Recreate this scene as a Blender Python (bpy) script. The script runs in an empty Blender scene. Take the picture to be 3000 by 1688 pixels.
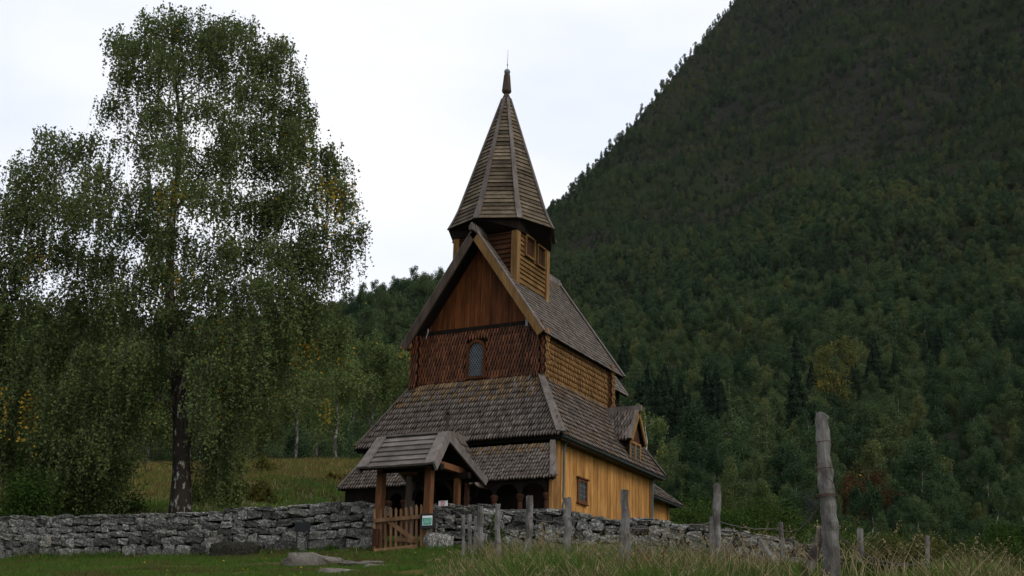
import bpy, math, random
import numpy as np
from math import sin, cos, radians, pi, sqrt, atan2, degrees
from mathutils import Vector, Matrix
random.seed(7); rng = np.random.default_rng(7)
S = bpy.context.scene
COL = S.collection
# ------------------------------------------------------------------ camera
CAM = Vector((21.504, -38.134, -2.731)); YAW = radians(27.797); PITCH = radians(17.586); ROLL = radians(1.476); FPX = 3711.5
fwd = Vector((-sin(YAW)*cos(PITCH), cos(YAW)*cos(PITCH), sin(PITCH)))
rgt = Vector((cos(YAW), sin(YAW), 0)); upv = rgt.cross(fwd)
cr = rgt*cos(ROLL) + upv*sin(ROLL)*1.0; cu = upv*cos(ROLL) - rgt*sin(ROLL)
# picture turned clockwise by ROLL: image right axis dips toward -up
cr = rgt*cos(ROLL) + upv*sin(ROLL); cu = -rgt*sin(ROLL) + upv*cos(ROLL)
cam_d = bpy.data.cameras.new('camera'); cam = bpy.data.objects.new('camera', cam_d); COL.objects.link(cam)
cam.matrix_world = Matrix(((cr.x, cu.x, -fwd.x, CAM.x), (cr.y, cu.y, -fwd.y, CAM.y), (cr.z, cu.z, -fwd.z, CAM.z), (0, 0, 0, 1)))
cam_d.sensor_width = 36; cam_d.lens = 36*FPX/3000; cam_d.clip_start = .1; cam_d.clip_end = 6000
S.camera = cam
# ------------------------------------------------------------------ world + sun
W = bpy.data.worlds.new("World"); S.world = W; W.use_nodes = True
nt = W.node_tree; nt.nodes.clear()
def N(t, k, **kw):
    n = t.nodes.new(k)
    for a, b in kw.items(): setattr(n, a, b)
    return n
SUN_EL = radians(38); SUN_AZ = radians(-12)       # azimuth measured from +x toward +y
out = N(nt, 'ShaderNodeOutputWorld'); add = N(nt, 'ShaderNodeAddShader')
bg1 = N(nt, 'ShaderNodeBackground'); bg2 = N(nt, 'ShaderNodeBackground'); mx = N(nt, 'ShaderNodeMixShader')
sky = N(nt, 'ShaderNodeTexSky', sky_type='NISHITA', sun_disc=False, sun_elevation=SUN_EL, sun_rotation=pi/2-SUN_AZ)
nt.links.new(sky.outputs[0], bg1.inputs[0]); bg1.inputs[1].default_value = .12
tc = N(nt, 'ShaderNodeTexCoord'); mp = N(nt, 'ShaderNodeMapping'); mp.inputs['Scale'].default_value = (1, 1, 2.6)
mp.inputs['Location'].default_value = (.9, .55, .0)
nz = N(nt, 'ShaderNodeTexNoise'); nz.inputs['Scale'].default_value = 1.7; nz.inputs['Detail'].default_value = 5; nz.inputs['Roughness'].default_value = .5
rp = N(nt, 'ShaderNodeValToRGB'); rp.color_ramp.elements[0].position = .42; rp.color_ramp.elements[0].color = (.76, .82, .95, 1)
rp.color_ramp.elements[1].position = .62; rp.color_ramp.elements[1].color = (1.0, 1.0, 1.01, 1)
nt.links.new(tc.outputs['Generated'], mp.inputs[0]); nt.links.new(mp.outputs[0], nz.inputs[0]); nt.links.new(nz.outputs[0], rp.inputs[0])
nt.links.new(rp.outputs[0], bg2.inputs[0]); bg2.inputs[1].default_value = 1.14
mx.inputs[0].default_value = .93
nt.links.new(bg1.outputs[0], mx.inputs[1]); nt.links.new(bg2.outputs[0], mx.inputs[2]); nt.links.new(mx.outputs[0], out.inputs[0])
sun_d = bpy.data.lights.new('sun', 'SUN'); sun = bpy.data.objects.new('sun', sun_d); COL.objects.link(sun)
sun_d.energy = 1.5; sun_d.angle = radians(28); sun_d.color = (1, .95, .87)
sdir = Vector((cos(SUN_EL)*cos(SUN_AZ), cos(SUN_EL)*sin(SUN_AZ), sin(SUN_EL)))
sun.rotation_euler = sdir.to_track_quat('Z', 'Y').to_euler(); sun.location = (30, -10, 40)
S.view_settings.view_transform = 'Standard'; S.view_settings.look = 'None'; S.view_settings.exposure = 0.0
S.view_settings.gamma = 1; S.view_settings.use_curve_mapping = False
S.render.engine = 'CYCLES'
S.cycles.max_bounces = 5; S.cycles.diffuse_bounces = 3; S.cycles.transmission_bounces = 3; S.cycles.glossy_bounces = 2; S.cycles.transparent_max_bounces = 4

# ------------------------------------------------------------------ geometry of sight (photo pixels, 3000 x 1688 -> points in the place)
def ray(px, py):
    return (cr*(px-1500) - cu*(py-844) + fwd*FPX).normalized()
FH = Vector((-sin(YAW), cos(YAW), 0))
def at_d(px, py, d):                 # point at horizontal forward distance d
    r = ray(px, py); return CAM + r*(d/r.dot(FH))
def at_u(px, py, u):
    r = ray(px, py); return CAM + r*((u-CAM.x)/r.x)
def at_v(px, py, v):
    r = ray(px, py); return CAM + r*((v-CAM.y)/r.y)
def ld(p):                           # lateral, forward, height above eye
    q = Vector(p)-CAM; return q.dot(rgt), q.dot(FH), q.z
def from_ld(l, d, h): return CAM + rgt*l + FH*d + Vector((0, 0, h))
def pix(p):
    q = Vector(p)-CAM; z = q.dot(fwd); return 1500+FPX*q.dot(cr)/z, 844-FPX*q.dot(cu)/z

# ------------------------------------------------------------------ tags, meshes
def tag(o, label=None, cat=None, group=None, kind=None):
    if label: o['label'] = label
    if cat: o['category'] = cat
    if group: o['group'] = group
    if kind: o['kind'] = kind
    return o
def empty(name, loc=(0, 0, 0), rz=0):
    o = bpy.data.objects.new(name, None); COL.objects.link(o); o.location = loc; o.rotation_euler = (0, 0, rz); o.empty_display_size = .3
    return o
def link(name, me, parent=None, world=None):
    o = bpy.data.objects.new(name, me); COL.objects.link(o)
    if parent: o.parent = parent
    if world is not None: o.matrix_local = world
    return o
def mesh_np(name, V, F, mats, mi=None, smooth=False):
    """V (n,3); F list of tuples or (m,k) array"""
    me = bpy.data.meshes.new(name)
    V = np.asarray(V, dtype=np.float32)
    if isinstance(F, np.ndarray):
        m, k = F.shape
        me.vertices.add(len(V)); me.vertices.foreach_set('co', V.ravel())
        me.loops.add(m*k); me.loops.foreach_set('vertex_index', F.astype(np.int32).ravel())
        me.polygons.add(m); me.polygons.foreach_set('loop_start', np.arange(0, m*k, k, dtype=np.int32))
        me.polygons.foreach_set('loop_total', np.full(m, k, dtype=np.int32))
    else:
        me.from_pydata([tuple(v) for v in V.tolist()], [], F)
    for m_ in (mats if isinstance(mats, (list, tuple)) else [mats]): me.materials.append(m_)
    if mi is not None: me.polygons.foreach_set('material_index', np.asarray(mi, dtype=np.int32))
    if smooth: me.polygons.foreach_set('use_smooth', np.ones(len(me.polygons), dtype=bool))
    me.update(calc_edges=True); me.validate()
    return me
class MB:
    def __init__(s): s.v = []; s.f = []; s.m = []
    def add(s, vs, fs, m=0):
        b = len(s.v); s.v += [tuple(v) for v in vs]; s.f += [tuple(i+b for i in f) for f in fs]; s.m += [m]*len(fs); return s
    def frame(s, c, ex, ey, ez, m=0):      # box, centre and half-vectors
        c, ex, ey, ez = map(Vector, (c, ex, ey, ez))
        vs = [c+ex*a+ey*b+ez*d for d in (-1, 1) for b in (-1, 1) for a in (-1, 1)]
        return s.add(vs, [(0, 2, 3, 1), (4, 5, 7, 6), (0, 1, 5, 4), (2, 6, 7, 3), (0, 4, 6, 2), (1, 3, 7, 5)], m)
    def box(s, a, b, m=0):
        a, b = Vector(a), Vector(b); c = (a+b)/2; h = (b-a)/2
        return s.frame(c, (h.x, 0, 0), (0, h.y, 0), (0, 0, h.z), m)
    def beam(s, a, b, w, t, up=(0, 0, 1), m=0, w2=None):  # bar a->b, w across, t along 'up'
        a, b = Vector(a), Vector(b); d = (b-a); L = d.length; d.normalize(); up = Vector(up)
        x = d.cross(up).normalized(); y = x.cross(d).normalized(); w2 = w if w2 is None else w2
        vs = [a-x*w/2-y*t/2, a+x*w/2-y*t/2, a+x*w/2+y*t/2, a-x*w/2+y*t/2, b-x*w2/2-y*t/2, b+x*w2/2-y*t/2, b+x*w2/2+y*t/2, b-x*w2/2+y*t/2]
        return s.add(vs, [(0, 3, 2, 1), (4, 5, 6, 7), (0, 1, 5, 4), (1, 2, 6, 5), (2, 3, 7, 6), (3, 0, 4, 7)], m)
    def prism(s, pts, off, m=0):            # polygon extruded by vector
        off = Vector(off); n = len(pts); p = [Vector(q) for q in pts]; q = [v+off for v in p]
        fs = [tuple(range(n)), tuple(range(2*n-1, n-1, -1))]+[(i, i+n, (i+1) % n+n, (i+1) % n) for i in range(n)]
        return s.add(p+q, fs, m)
    def tube(s, pts, rad, n=7, m=0, cap=True):
        pts = [Vector(p) for p in pts]
        rad = rad if isinstance(rad, (list, tuple)) else [rad]*len(pts)
        b = len(s.v); prev = None
        for i, p in enumerate(pts):
            d = (pts[min(i+1, len(pts)-1)]-pts[max(i-1, 0)]).normalized()
            x = prev if prev is not None else (Vector((1, 0, 0)) if abs(d.x) < .8 else Vector((0, 1, 0)))
            x = (x-d*x.dot(d)).normalized(); prev = x; y = d.cross(x)
            for k in range(n):
                a = 2*pi*k/n; s.v.append(tuple(p+(x*cos(a)+y*sin(a))*rad[i]))
        for i in range(len(pts)-1):
            for k in range(n):
                s.f.append((b+i*n+k, b+i*n+(k+1) % n, b+(i+1)*n+(k+1) % n, b+(i+1)*n+k)); s.m.append(m)
        if cap:
            s.f.append(tuple(b+k for k in range(n))[::-1]); s.m.append(m)
            e = b+(len(pts)-1)*n; s.f.append(tuple(e+k for k in range(n))); s.m.append(m)
        return s
    def lathe(s, c, prof, n=12, m=0):       # prof [(r,z)]
        c = Vector(c); b = len(s.v)
        for r, z in prof:
            for k in range(n):
                a = 2*pi*k/n; s.v.append(tuple(c+Vector((r*cos(a), r*sin(a), z))))
        for i in range(len(prof)-1):
            for k in range(n):
                s.f.append((b+i*n+k, b+i*n+(k+1) % n, b+(i+1)*n+(k+1) % n, b+(i+1)*n+k)); s.m.append(m)
        s.f.append(tuple(b+k for k in range(n))[::-1]); s.m.append(m)
        e = b+(len(prof)-1)*n; s.f.append(tuple(e+k for k in range(n))); s.m.append(m)
        return s
    def build(s, name, mats, parent=None, smooth=False):
        me = mesh_np(name, np.array(s.v), s.f, mats, s.m, smooth)
        return link(name, me, parent)

# ------------------------------------------------------------------ materials
def mat_base(name):
    m = bpy.data.materials.new(name); m.use_nodes = True; t = m.node_tree
    b = t.nodes['Principled BSDF']; return m, t, b
def lnk(t, a, b): t.links.new(a, b)
def mixcol(t, fac, a, b, blend='MIX'):
    n = N(t, 'ShaderNodeMix', data_type='RGBA', blend_type=blend)
    for s_, v in ((n.inputs[0], fac), (n.inputs[6], a), (n.inputs[7], b)):
        if hasattr(v, 'is_output'): lnk(t, v, s_)
        elif isinstance(v, (int, float)): s_.default_value = v
        else: s_.default_value = (*v, 1)
    return n.outputs[2]
def noise(t, scale, detail=4, rough=.6, vec=None, stretch=None, coord='Object'):
    n = N(t, 'ShaderNodeTexNoise'); n.inputs['Scale'].default_value = scale; n.inputs['Detail'].default_value = detail; n.inputs['Roughness'].default_value = rough
    if vec is None:
        if coord == 'World': g = N(t, 'ShaderNodeNewGeometry'); vec = g.outputs['Position']
        else: c = N(t, 'ShaderNodeTexCoord'); vec = c.outputs[coord]
    if stretch:
        mp = N(t, 'ShaderNodeMapping'); mp.inputs['Scale'].default_value = stretch; lnk(t, vec, mp.inputs[0]); vec = mp.outputs[0]
    lnk(t, vec, n.inputs[0]); return n.outputs[0]
def ramp(t, v, stops):
    r = N(t, 'ShaderNodeValToRGB'); e = r.color_ramp.elements
    while len(e) < len(stops): e.new(.5)
    for i, (p, c) in enumerate(stops): e[i].position = p; e[i].color = (*(c if isinstance(c, tuple) else (c, c, c)), 1)
    lnk(t, v, r.inputs[0]); return r.outputs[0]
def bump(t, b, h, strength, dist):
    n = N(t, 'ShaderNodeBump'); n.inputs['Strength'].default_value = strength; n.inputs['Distance'].default_value = dist
    lnk(t, h, n.inputs['Height']); lnk(t, n.outputs[0], b.inputs['Normal'])
def wood(name, c1, c2, grain=(14, 14, .8), rough=.85, rnd=.35, knots=True, spec=.1):
    """weathered or tarred wood: grain along local/world z by default, light and dark boards by object random"""
    m, t, b = mat_base(name)
    g = noise(t, 3, 6, .65, stretch=grain, coord='World'); blot = noise(t, 1.6, 5, .65, stretch=(2.4, 2.4, .45) if grain[2] < 1 else None, coord='World')
    c = mixcol(t, ramp(t, g, [(.36, 0.0), (.66, 1.0)]), c1, c2)
    c = mixcol(t, ramp(t, blot, [(.35, 0.0), (.7, .8)]), c, tuple(x*.45 for x in c1))
    oi = N(t, 'ShaderNodeObjectInfo'); mr = N(t, 'ShaderNodeMapRange'); mr.inputs[3].default_value = 1-rnd; mr.inputs[4].default_value = 1+rnd
    lnk(t, oi.outputs['Random'], mr.inputs[0])
    hs = N(t, 'ShaderNodeHueSaturation'); lnk(t, mr.outputs[0], hs.inputs['Value']); lnk(t, c, hs.inputs['Color'])
    lnk(t, hs.outputs[0], b.inputs['Base Color']); b.inputs['Roughness'].default_value = rough; b.inputs['Specular IOR Level'].default_value = spec
    bump(t, b, g, .5, .012)
    return m
def plain(name, c, rough=.7, metal=0, var=.3, scale=6, spec=.3, bmp=0):
    m, t, b = mat_base(name)
    n = noise(t, scale, 4, .6, coord='World')
    lnk(t, mixcol(t, n, tuple(x*(1-var) for x in c), tuple(min(1, x*(1+var)) for x in c)), b.inputs['Base Color'])
    b.inputs['Roughness'].default_value = rough; b.inputs['Metallic'].default_value = metal; b.inputs['Specular IOR Level'].default_value = spec
    if bmp: bump(t, b, n, bmp, .02)
    return m
def jit(c, k, h=0): return (c[0]*k*(1+h), c[1]*k, c[2]*k*(1-h))
M = {}
# shingle palettes (tone steps) : weathered grey, tan
GREY = (.106, .088, .075); TAN = (.165, .11, .06); RED = (.088, .032, .013); OCH = (.20, .108, .040)
M['grey'] = [wood('shingle_grey_%d' % i, jit(GREY, k, h), jit(GREY, k*1.7, h), rnd=.22) for i, (k, h) in enumerate([(.76, .0), (.87, .02), (.95, -.02), (1.04, .02), (1.18, .0)])]
M['tan'] = [wood('shingle_tan_%d' % i, jit(TAN, k, h), jit(TAN, k*1.6, h), rnd=.25) for i, (k, h) in enumerate([(.62, .0), (.75, .03), (.92, 0)])]
M['red'] = [wood('shingle_tarred_%d' % i, jit(RED, k, h), jit(RED, k*1.8, h), rnd=.3, rough=.6, spec=.2) for i, (k, h) in enumerate([(.65, .0), (.9, .05), (1.1, 0), (1.4, .03)])]
M['ochre'] = [wood('shingle_ochre_%d' % i, jit(OCH, k, h), jit(OCH, k*1.5, h), rnd=.12) for i, (k, h) in enumerate([(.86, .03), (.95, .02), (1.0, 0), (1.08, 0)])]
M['edge'] = wood('shingle_edge_shade', (.030, .022, .016), (.055, .042, .032), rnd=.2)  # shingle side faces: shade of the gaps painted in as darker wood colour
M['edge_shade_ochre'] = wood('ochre_shingle_edge_shade', (.060, .034, .014), (.10, .058, .024), rnd=.2)
M['edge_shade_red'] = wood('tarred_shingle_edge_shade', (.026, .011, .006), (.048, .02, .011), rnd=.2)
M['board_grey'] = wood('grey_board', (.10, .085, .075), (.2, .175, .155), grain=(1.2, 14, 14), rnd=.3)
M['spire_board'] = wood('spire_board', (.075, .058, .040), (.20, .155, .10), grain=(2, 2, 16), rnd=.42)
M['verge_grey'] = wood('verge_grey', (.12, .10, .088), (.21, .18, .16), rnd=.15)
M['verge_tan'] = wood('verge_tan', (.19, .10, .036), (.33, .195, .08), rnd=.1)
M['verge_dark'] = wood('verge_dark', (.06, .04, .028), (.11, .085, .07), rnd=.15)
M['post_orange'] = wood('post_orange', (.20, .095, .032), (.38, .20, .07), rnd=.15)
M['gable_plank'] = wood('tarred_plank', (.078, .026, .009), (.25, .080, .021), grain=(22, 22, .35), rnd=.3, rough=.7, spec=.12)
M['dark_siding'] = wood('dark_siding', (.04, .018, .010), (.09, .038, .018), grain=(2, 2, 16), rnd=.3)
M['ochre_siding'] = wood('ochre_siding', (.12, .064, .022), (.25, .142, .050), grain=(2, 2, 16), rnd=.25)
M['ochre_plank'] = wood('ochre_plank', (.36, .165, .045), (.58, .30, .092), rnd=.2)
M['dark'] = wood('tar_black_wood', (.008, .006, .005), (.02, .013, .009), rnd=.2)
M['column'] = wood('column_wood', (.035, .015, .009), (.08, .034, .017), rnd=.2)
M['gate_post'] = wood('gate_post_wood', (.09, .038, .017), (.22, .10, .042), rnd=.2)
M['picket'] = wood('picket_wood', (.16, .085, .042), (.32, .185, .10), rnd=.3)
M['gutter'] = plain('dark_gutter', (.035, .045, .046), .7, 0, spec=.15); M['pipe'] = plain('patina_pipe', (.075, .12, .125), .7, 0, spec=.15)
M['iron'] = plain('dark_iron', (.018, .017, .017), .6, 0, spec=.2)
M['grey_paint'] = plain('grey_painted', (.20, .21, .22), .6)
M['rust'] = plain('rusty_wire', (.05, .028, .018), .8)
M['wire'] = plain('fence_wire', (.09, .08, .075), .6, .4)
def glass(name, c):
    m, t, b = mat_base(name)
    n = noise(t, 6, 2, .5, coord='World')
    lnk(t, mixcol(t, ramp(t, n, [(.4, 0.0), (.6, 1.0)]), tuple(x*.4 for x in c), c), b.inputs['Base Color'])
    b.inputs['Roughness'].default_value = .18; b.inputs['Specular IOR Level'].default_value = .6; return m
M['glass'] = glass('old_leaded_glass', (.04, .048, .06)); M['glass2'] = glass('green_leaded_glass', (.03, .055, .05))
M['lead'] = plain('lead_came', (.13, .14, .15), .6)
def stone_mat(name, c, lich=(.28, .28, .255)):
    m, t, b = mat_base(name)
    oi = N(t, 'ShaderNodeObjectInfo')
    n1 = noise(t, 7, 7, .7, coord='World'); n2 = noise(t, 22, 5, .7, coord='World'); n3 = noise(t, 2.2, 3, .6, coord='World')
    c0 = mixcol(t, n1, tuple(x*.5 for x in c), tuple(x*1.35 for x in c))
    c0 = mixcol(t, ramp(t, n2, [(.50, 0.0), (.58, .8)]), c0, lich)
    c0 = mixcol(t, ramp(t, n1, [(.58, 0.0), (.68, .8)]), c0, (.035, .033, .028))
    c0 = mixcol(t, ramp(t, n3, [(.55, 0.0), (.72, .45)]), c0, (.10, .09, .045))
    mr = N(t, 'ShaderNodeMapRange'); mr.inputs[3].default_value = .35; mr.inputs[4].default_value = 1.45
    lnk(t, oi.outputs['Random'], mr.inputs[0]); hs = N(t, 'ShaderNodeHueSaturation'); lnk(t, mr.outputs[0], hs.inputs['Value']); lnk(t, c0, hs.inputs['Color'])
    lnk(t, hs.outputs[0], b.inputs['Base Color']); b.inputs['Roughness'].default_value = .95; b.inputs['Specular IOR Level'].default_value = .08
    bump(t, b, n1, .7, .03); return m
M['stone'] = stone_mat('wall_stone', (.090, .085, .075)); M['stone_dark'] = stone_mat('core_stone', (.012, .011, .010), (.02, .02, .018))
M['slab'] = stone_mat('slab_stone', (.15, .13, .11), (.20, .185, .16)); M['moss'] = stone_mat('mossy_stone', (.045, .042, .028), (.12, .12, .09))
def leaf_mat(name, cols, trans=.25, rnd=.3, attr=None, nscale=.35):
    m = bpy.data.materials.new(name); m.use_nodes = True; t = m.node_tree; t.nodes.clear()
    o = N(t, 'ShaderNodeOutputMaterial'); d = N(t, 'ShaderNodeBsdfDiffuse'); tr = N(t, 'ShaderNodeBsdfTranslucent'); mxs = N(t, 'ShaderNodeMixShader')
    oi = N(t, 'ShaderNodeObjectInfo')
    n = noise(t, nscale, 3, .6, coord='World'); n2 = noise(t, 9, 2, .5, coord='World')
    k = N(t, 'ShaderNodeMath', operation='ADD'); lnk(t, n, k.inputs[0]); mr = N(t, 'ShaderNodeMapRange'); mr.inputs[3].default_value = -.35; mr.inputs[4].default_value = .35
    lnk(t, oi.outputs['Random'], mr.inputs[0]); lnk(t, mr.outputs[0], k.inputs[1])
    c = ramp(t, k.outputs[0], [(i/(len(cols)-1)*.8+.1, col) for i, col in enumerate(cols)])
    mr2 = N(t, 'ShaderNodeMapRange'); mr2.inputs[3].default_value = 1-rnd; mr2.inputs[4].default_value = 1+rnd; lnk(t, n2, mr2.inputs[0])
    hs = N(t, 'ShaderNodeHueSaturation'); lnk(t, mr2.outputs[0], hs.inputs['Value']); lnk(t, c, hs.inputs['Color'])
    lnk(t, hs.outputs[0], d.inputs[0]); lnk(t, hs.outputs[0], tr.inputs[0]); mxs.inputs[0].default_value = trans
    lnk(t, d.outputs[0], mxs.inputs[1]); lnk(t, tr.outputs[0], mxs.inputs[2]); lnk(t, mxs.outputs[0], o.inputs[0]); return m
M['birch_leaf'] = leaf_mat('birch_leaf', [(.080, .108, .038), (.125, .158, .054), (.175, .205, .070)], trans=.32)
M['birch_yellow'] = leaf_mat('yellow_birch_leaf', [(.30, .19, .025), (.42, .27, .04)])
M['forest_leaf'] = leaf_mat('forest_leaf', [(.024, .044, .022), (.040, .066, .031), (.055, .085, .037), (.072, .100, .042), (.105, .120, .042)], rnd=.35, nscale=.01)
M['far_leaf'] = M['forest_leaf']
M['spruce_leaf'] = leaf_mat('spruce_needles', [(.016, .026, .016), (.024, .038, .021)], trans=.05)
M['shrub_leaf'] = leaf_mat('autumn_shrub_leaf', [(.05, .065, .02), (.10, .085, .02), (.16, .10, .02)])
M['shrub_green'] = leaf_mat('green_shrub_leaf', [(.03, .055, .012), (.055, .085, .02)])
def bark_mat(name, dark, light, lo, hi):
    m, t, b = mat_base(name)
    n = noise(t, 3.2, 5, .65, stretch=(1.6, 1.6, .8), coord='World'); n2 = noise(t, 16, 4, .6, stretch=(2.5, 2.5, .5), coord='World')
    c = mixcol(t, n2, tuple(x*.5 for x in dark), tuple(x*1.6 for x in dark))
    c = mixcol(t, ramp(t, n, [(lo, 0.0), (hi, 1.0)]), c, light)
    lnk(t, c, b.inputs['Base Color']); b.inputs['Roughness'].default_value = .9; b.inputs['Specular IOR Level'].default_value = .1; bump(t, b, n2, .9, .03); return m
M['bark'] = bark_mat('old_birch_bark', (.035, .028, .022), (.36, .34, .31), .56, .62)
M['bark_thin'] = bark_mat('birch_limb_bark', (.04, .03, .026), (.20, .18, .16), .5, .66)
M['bark_far'] = bark_mat('forest_bark', (.05, .045, .038), (.24, .23, .20), .48, .62)
M['bark_white'] = bark_mat('white_birch_bark', (.10, .09, .08), (.42, .40, .36), .35, .5)
M['old_post'] = bark_mat('lichen_post', (.075, .068, .060), (.22, .21, .195), .42, .66)
# ------------------------------------------------------------------ terrain
WALL_L = [(-420, 1648, 35.6), (0, 1640, 34), (300, 1632, 32.8), (700, 1628, 31.2), (1000, 1608, 29.9), (1085, 1600, 29.5)]
WALL_R = [(1262, 1592, 28.8), (1400, 1612, 28.5), (1600, 1650, 28.1), (1750, 1678, 27.8), (1950, 1690, 27.4), (2150, 1702, 27.0), (2340, 1728, 26.6), (2430, 1752, 26.3)]
GATE0 = at_d(1105, 1622, 29.0)
ctl = []
def cp(px, py, d): ctl.append(ld(at_d(px, py, d)))
for a in WALL_L: cp(*a)
for a in WALL_R: cp(*a)
for px, py, d in [(1105, 1625, 29), (1110, 1652, 26.5), (600, 1655, 28), (300, 1662, 28), (900, 1660, 26.5), (0, 1668, 28), (600, 1692, 23), (1100, 1692, 22.5), (1290, 1688, 22), (1290, 1640, 26),
                  (1500, 1660, 24), (1660, 1700, 20), (1850, 1712, 17.5), (2100, 1712, 18), (2300, 1715, 20), (2430, 1735, 13), (2700, 1760, 14), (3000, 1800, 14), (2700, 1730, 20), (3000, 1760, 24), (2760, 1760, 28)]:
    cp(px, py, d)
for l, d, h in [(0, 0, -1.6), (-3, 4, -1.5), (3, 4, -1.2), (-8, 8, -1.3), (8, 8, -.3), (0, 10, -.5), (-4, 14, .2), (3, 10, .2), (-8, 16, .2), (-14, 20, .8), (-20, 34, 3), (10, 0, -1), (-10, 0, -1.8), (16, 16, .4)]:
    ctl.append((l, d, h))
CH = 1.5+2.731
for u, v in [(-5, -4), (4.5, -4), (5, 0), (4, 10), (-4, 10), (0, 4), (-5, 4)]:
    l, d, _ = ld((u, v, 0)); ctl.append((l, d, CH+(.0 if u < 3 else -.25)))
for px, py, d in [(530, 1512, 37), (250, 1530, 40), (700, 1508, 42), (900, 1488, 44), (0, 1530, 42), (820, 1452, 55), (1000, 1445, 56), (400, 1480, 56), (850, 1380, 72), (1000, 1375, 72), (500, 1400, 72), (900, 1318, 88), (1100, 1310, 90), (600, 1320, 88), (200, 1340, 88), (-200, 1360, 88),
                  (2050, 1610, 44), (2300, 1680, 40), (2700, 1740, 40), (2100, 1590, 60), (2500, 1620, 60), (3000, 1660, 60), (1800, 1500, 70), (2200, 1500, 85), (2700, 1520, 85), (3100, 1540, 85)]:
    cp(px, py, d)
ctl = np.array(ctl)
def tps_fit(P):
    n = len(P); d = np.linalg.norm(P[:, None, :2]-P[None, :, :2], axis=2)
    K = np.where(d > 0, d**2*np.log(d+1e-9), 0)+np.eye(n)*2.0
    A = np.zeros((n+3, n+3)); A[:n, :n] = K; A[:n, n] = 1; A[:n, n+1:] = P[:, :2]; A[n, :n] = 1; A[n+1:, :n] = P[:, :2].T
    return np.linalg.solve(A, np.r_[P[:, 2], 0, 0, 0])
TW = tps_fit(ctl)
def h_near(l, d):
    l = np.atleast_1d(l).astype(float); d = np.atleast_1d(d).astype(float)
    o = np.zeros_like(l)
    for i0 in range(0, len(l), 20000):
        a = l[i0:i0+20000]; b = d[i0:i0+20000]
        r = np.sqrt((a[:, None]-ctl[None, :, 0])**2+(b[:, None]-ctl[None, :, 1])**2)
        K = r**2*np.log(r+1e-9); n = len(ctl)
        o[i0:i0+20000] = K@TW[:n]+TW[n]+TW[n+1]*a+TW[n+2]*b
    return o
# far profile: skyline in photo px and crest distance
SKY = [(-2500, 1000, 500), (-600, 1010, 420), (300, 1050, 400), (900, 1010, 400), (1000, 985, 400), (1130, 925, 440), (1290, 885, 500), (1430, 780, 640), (1560, 690, 820), (1620, 615, 930), (1740, 485, 1000), (1890, 316, 1100), (2125, 32, 1250),
       (2400, -290, 1350), (2765, -640, 1450), (3200, -950, 1500), (4200, -1300, 1500)]
sk = []
for x, y, D in SKY:
    p = at_d(x, y, D); l, d, h = ld(p); sk.append((degrees(atan2(l, d)), h/sqrt(l*l+d*d), D))
sk = np.array(sk)
PR = np.array([(60, 5), (100, 13), (150, 24), (230, 46), (460, 128), (700, 232), (930, 368), (1300, 700), (1600, 960)], float)
def fbm(x, y, seed=0, octs=5, base=1.0):
    r = np.random.default_rng(seed); o = np.zeros_like(x); a = 1.0; f = base
    for i in range(octs):
        ph = r.uniform(0, 6.28, 4); an = r.uniform(0, 6.28)
        X = x*np.cos(an)+y*np.sin(an); Y = -x*np.sin(an)+y*np.cos(an)
        o += a*(np.sin(X*f+ph[0]+1.3*np.sin(Y*f*.7+ph[1]))*np.sin(Y*f+ph[2]+1.1*np.sin(X*f*.8+ph[3])))
        a *= .5; f *= 2.03
    return o
def h_far(l, d):
    az = np.degrees(np.arctan2(l, d)); r = np.sqrt(l*l+d*d)
    tE = np.interp(az, sk[:, 0], sk[:, 1]); Dc = np.interp(az, sk[:, 0], sk[:, 2])
    P = np.interp(r, PR[:, 0], PR[:, 1]); Pc = np.interp(Dc, PR[:, 0], PR[:, 1])
    k = tE*Dc/Pc; w = np.clip((r-90)/(Dc-90), 0, 1)
    h = P*(1+(k-1)*w**.8)
    # stay under the sight line to the crest
    lim = r*tE
    h = np.minimum(h, lim-.012*np.maximum(Dc-r, 0)*np.clip(r/300, .2, 1)*.3)
    over = np.maximum(r-Dc, 0); h = np.where(r > Dc, tE*Dc-over*.35, h)
    amp = np.clip(r/1000, .02, 1)*np.clip(np.abs(Dc-r)/150, 0.0, 1)
    return h+fbm(l, d, 3, 5, .012)*amp*26
def height(l, d):
    l = np.atleast_1d(np.asarray(l, float)); d = np.atleast_1d(np.asarray(d, float))
    r = np.sqrt(l*l+d*d)
    a = np.degrees(np.arctan2(l, d))
    hn = np.where(r < 140, 0, 0).astype(float); m = (r < 140) & (np.abs(a) < 75)
    if m.any(): hn[m] = h_near(l[m], d[m])
    hf = h_far(l, d)
    w = np.clip((r-78)/(118-78), 0, 1); w = w*w*(3-2*w); w = np.where(r >= 118, 1, w)
    h = hn*(1-w)+hf*w
    plain_h = -1.6-.04*np.maximum(0, r-5)+0*r
    wb = np.clip((np.abs(a)-42)/(72-42), 0, 1); wb = wb*wb*(3-2*wb)
    near = np.clip((12-r)/10, 0, 1); 
    h = h*(1-wb)+np.where(r < 200, plain_h, -9.4+0*r)*wb
    h = h+fbm(l, d, 31, 3, .16)*.30*np.clip((r-46)/12, 0, 1)*np.clip((120-r)/15, 0, 1)
    return h+fbm(l, d, 9, 4, 1.3)*.02*np.clip(r/12, 0, 1)
def ground_h(p):
    l, d, _ = ld(p); return CAM.z+float(height(l, d)[0])
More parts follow.
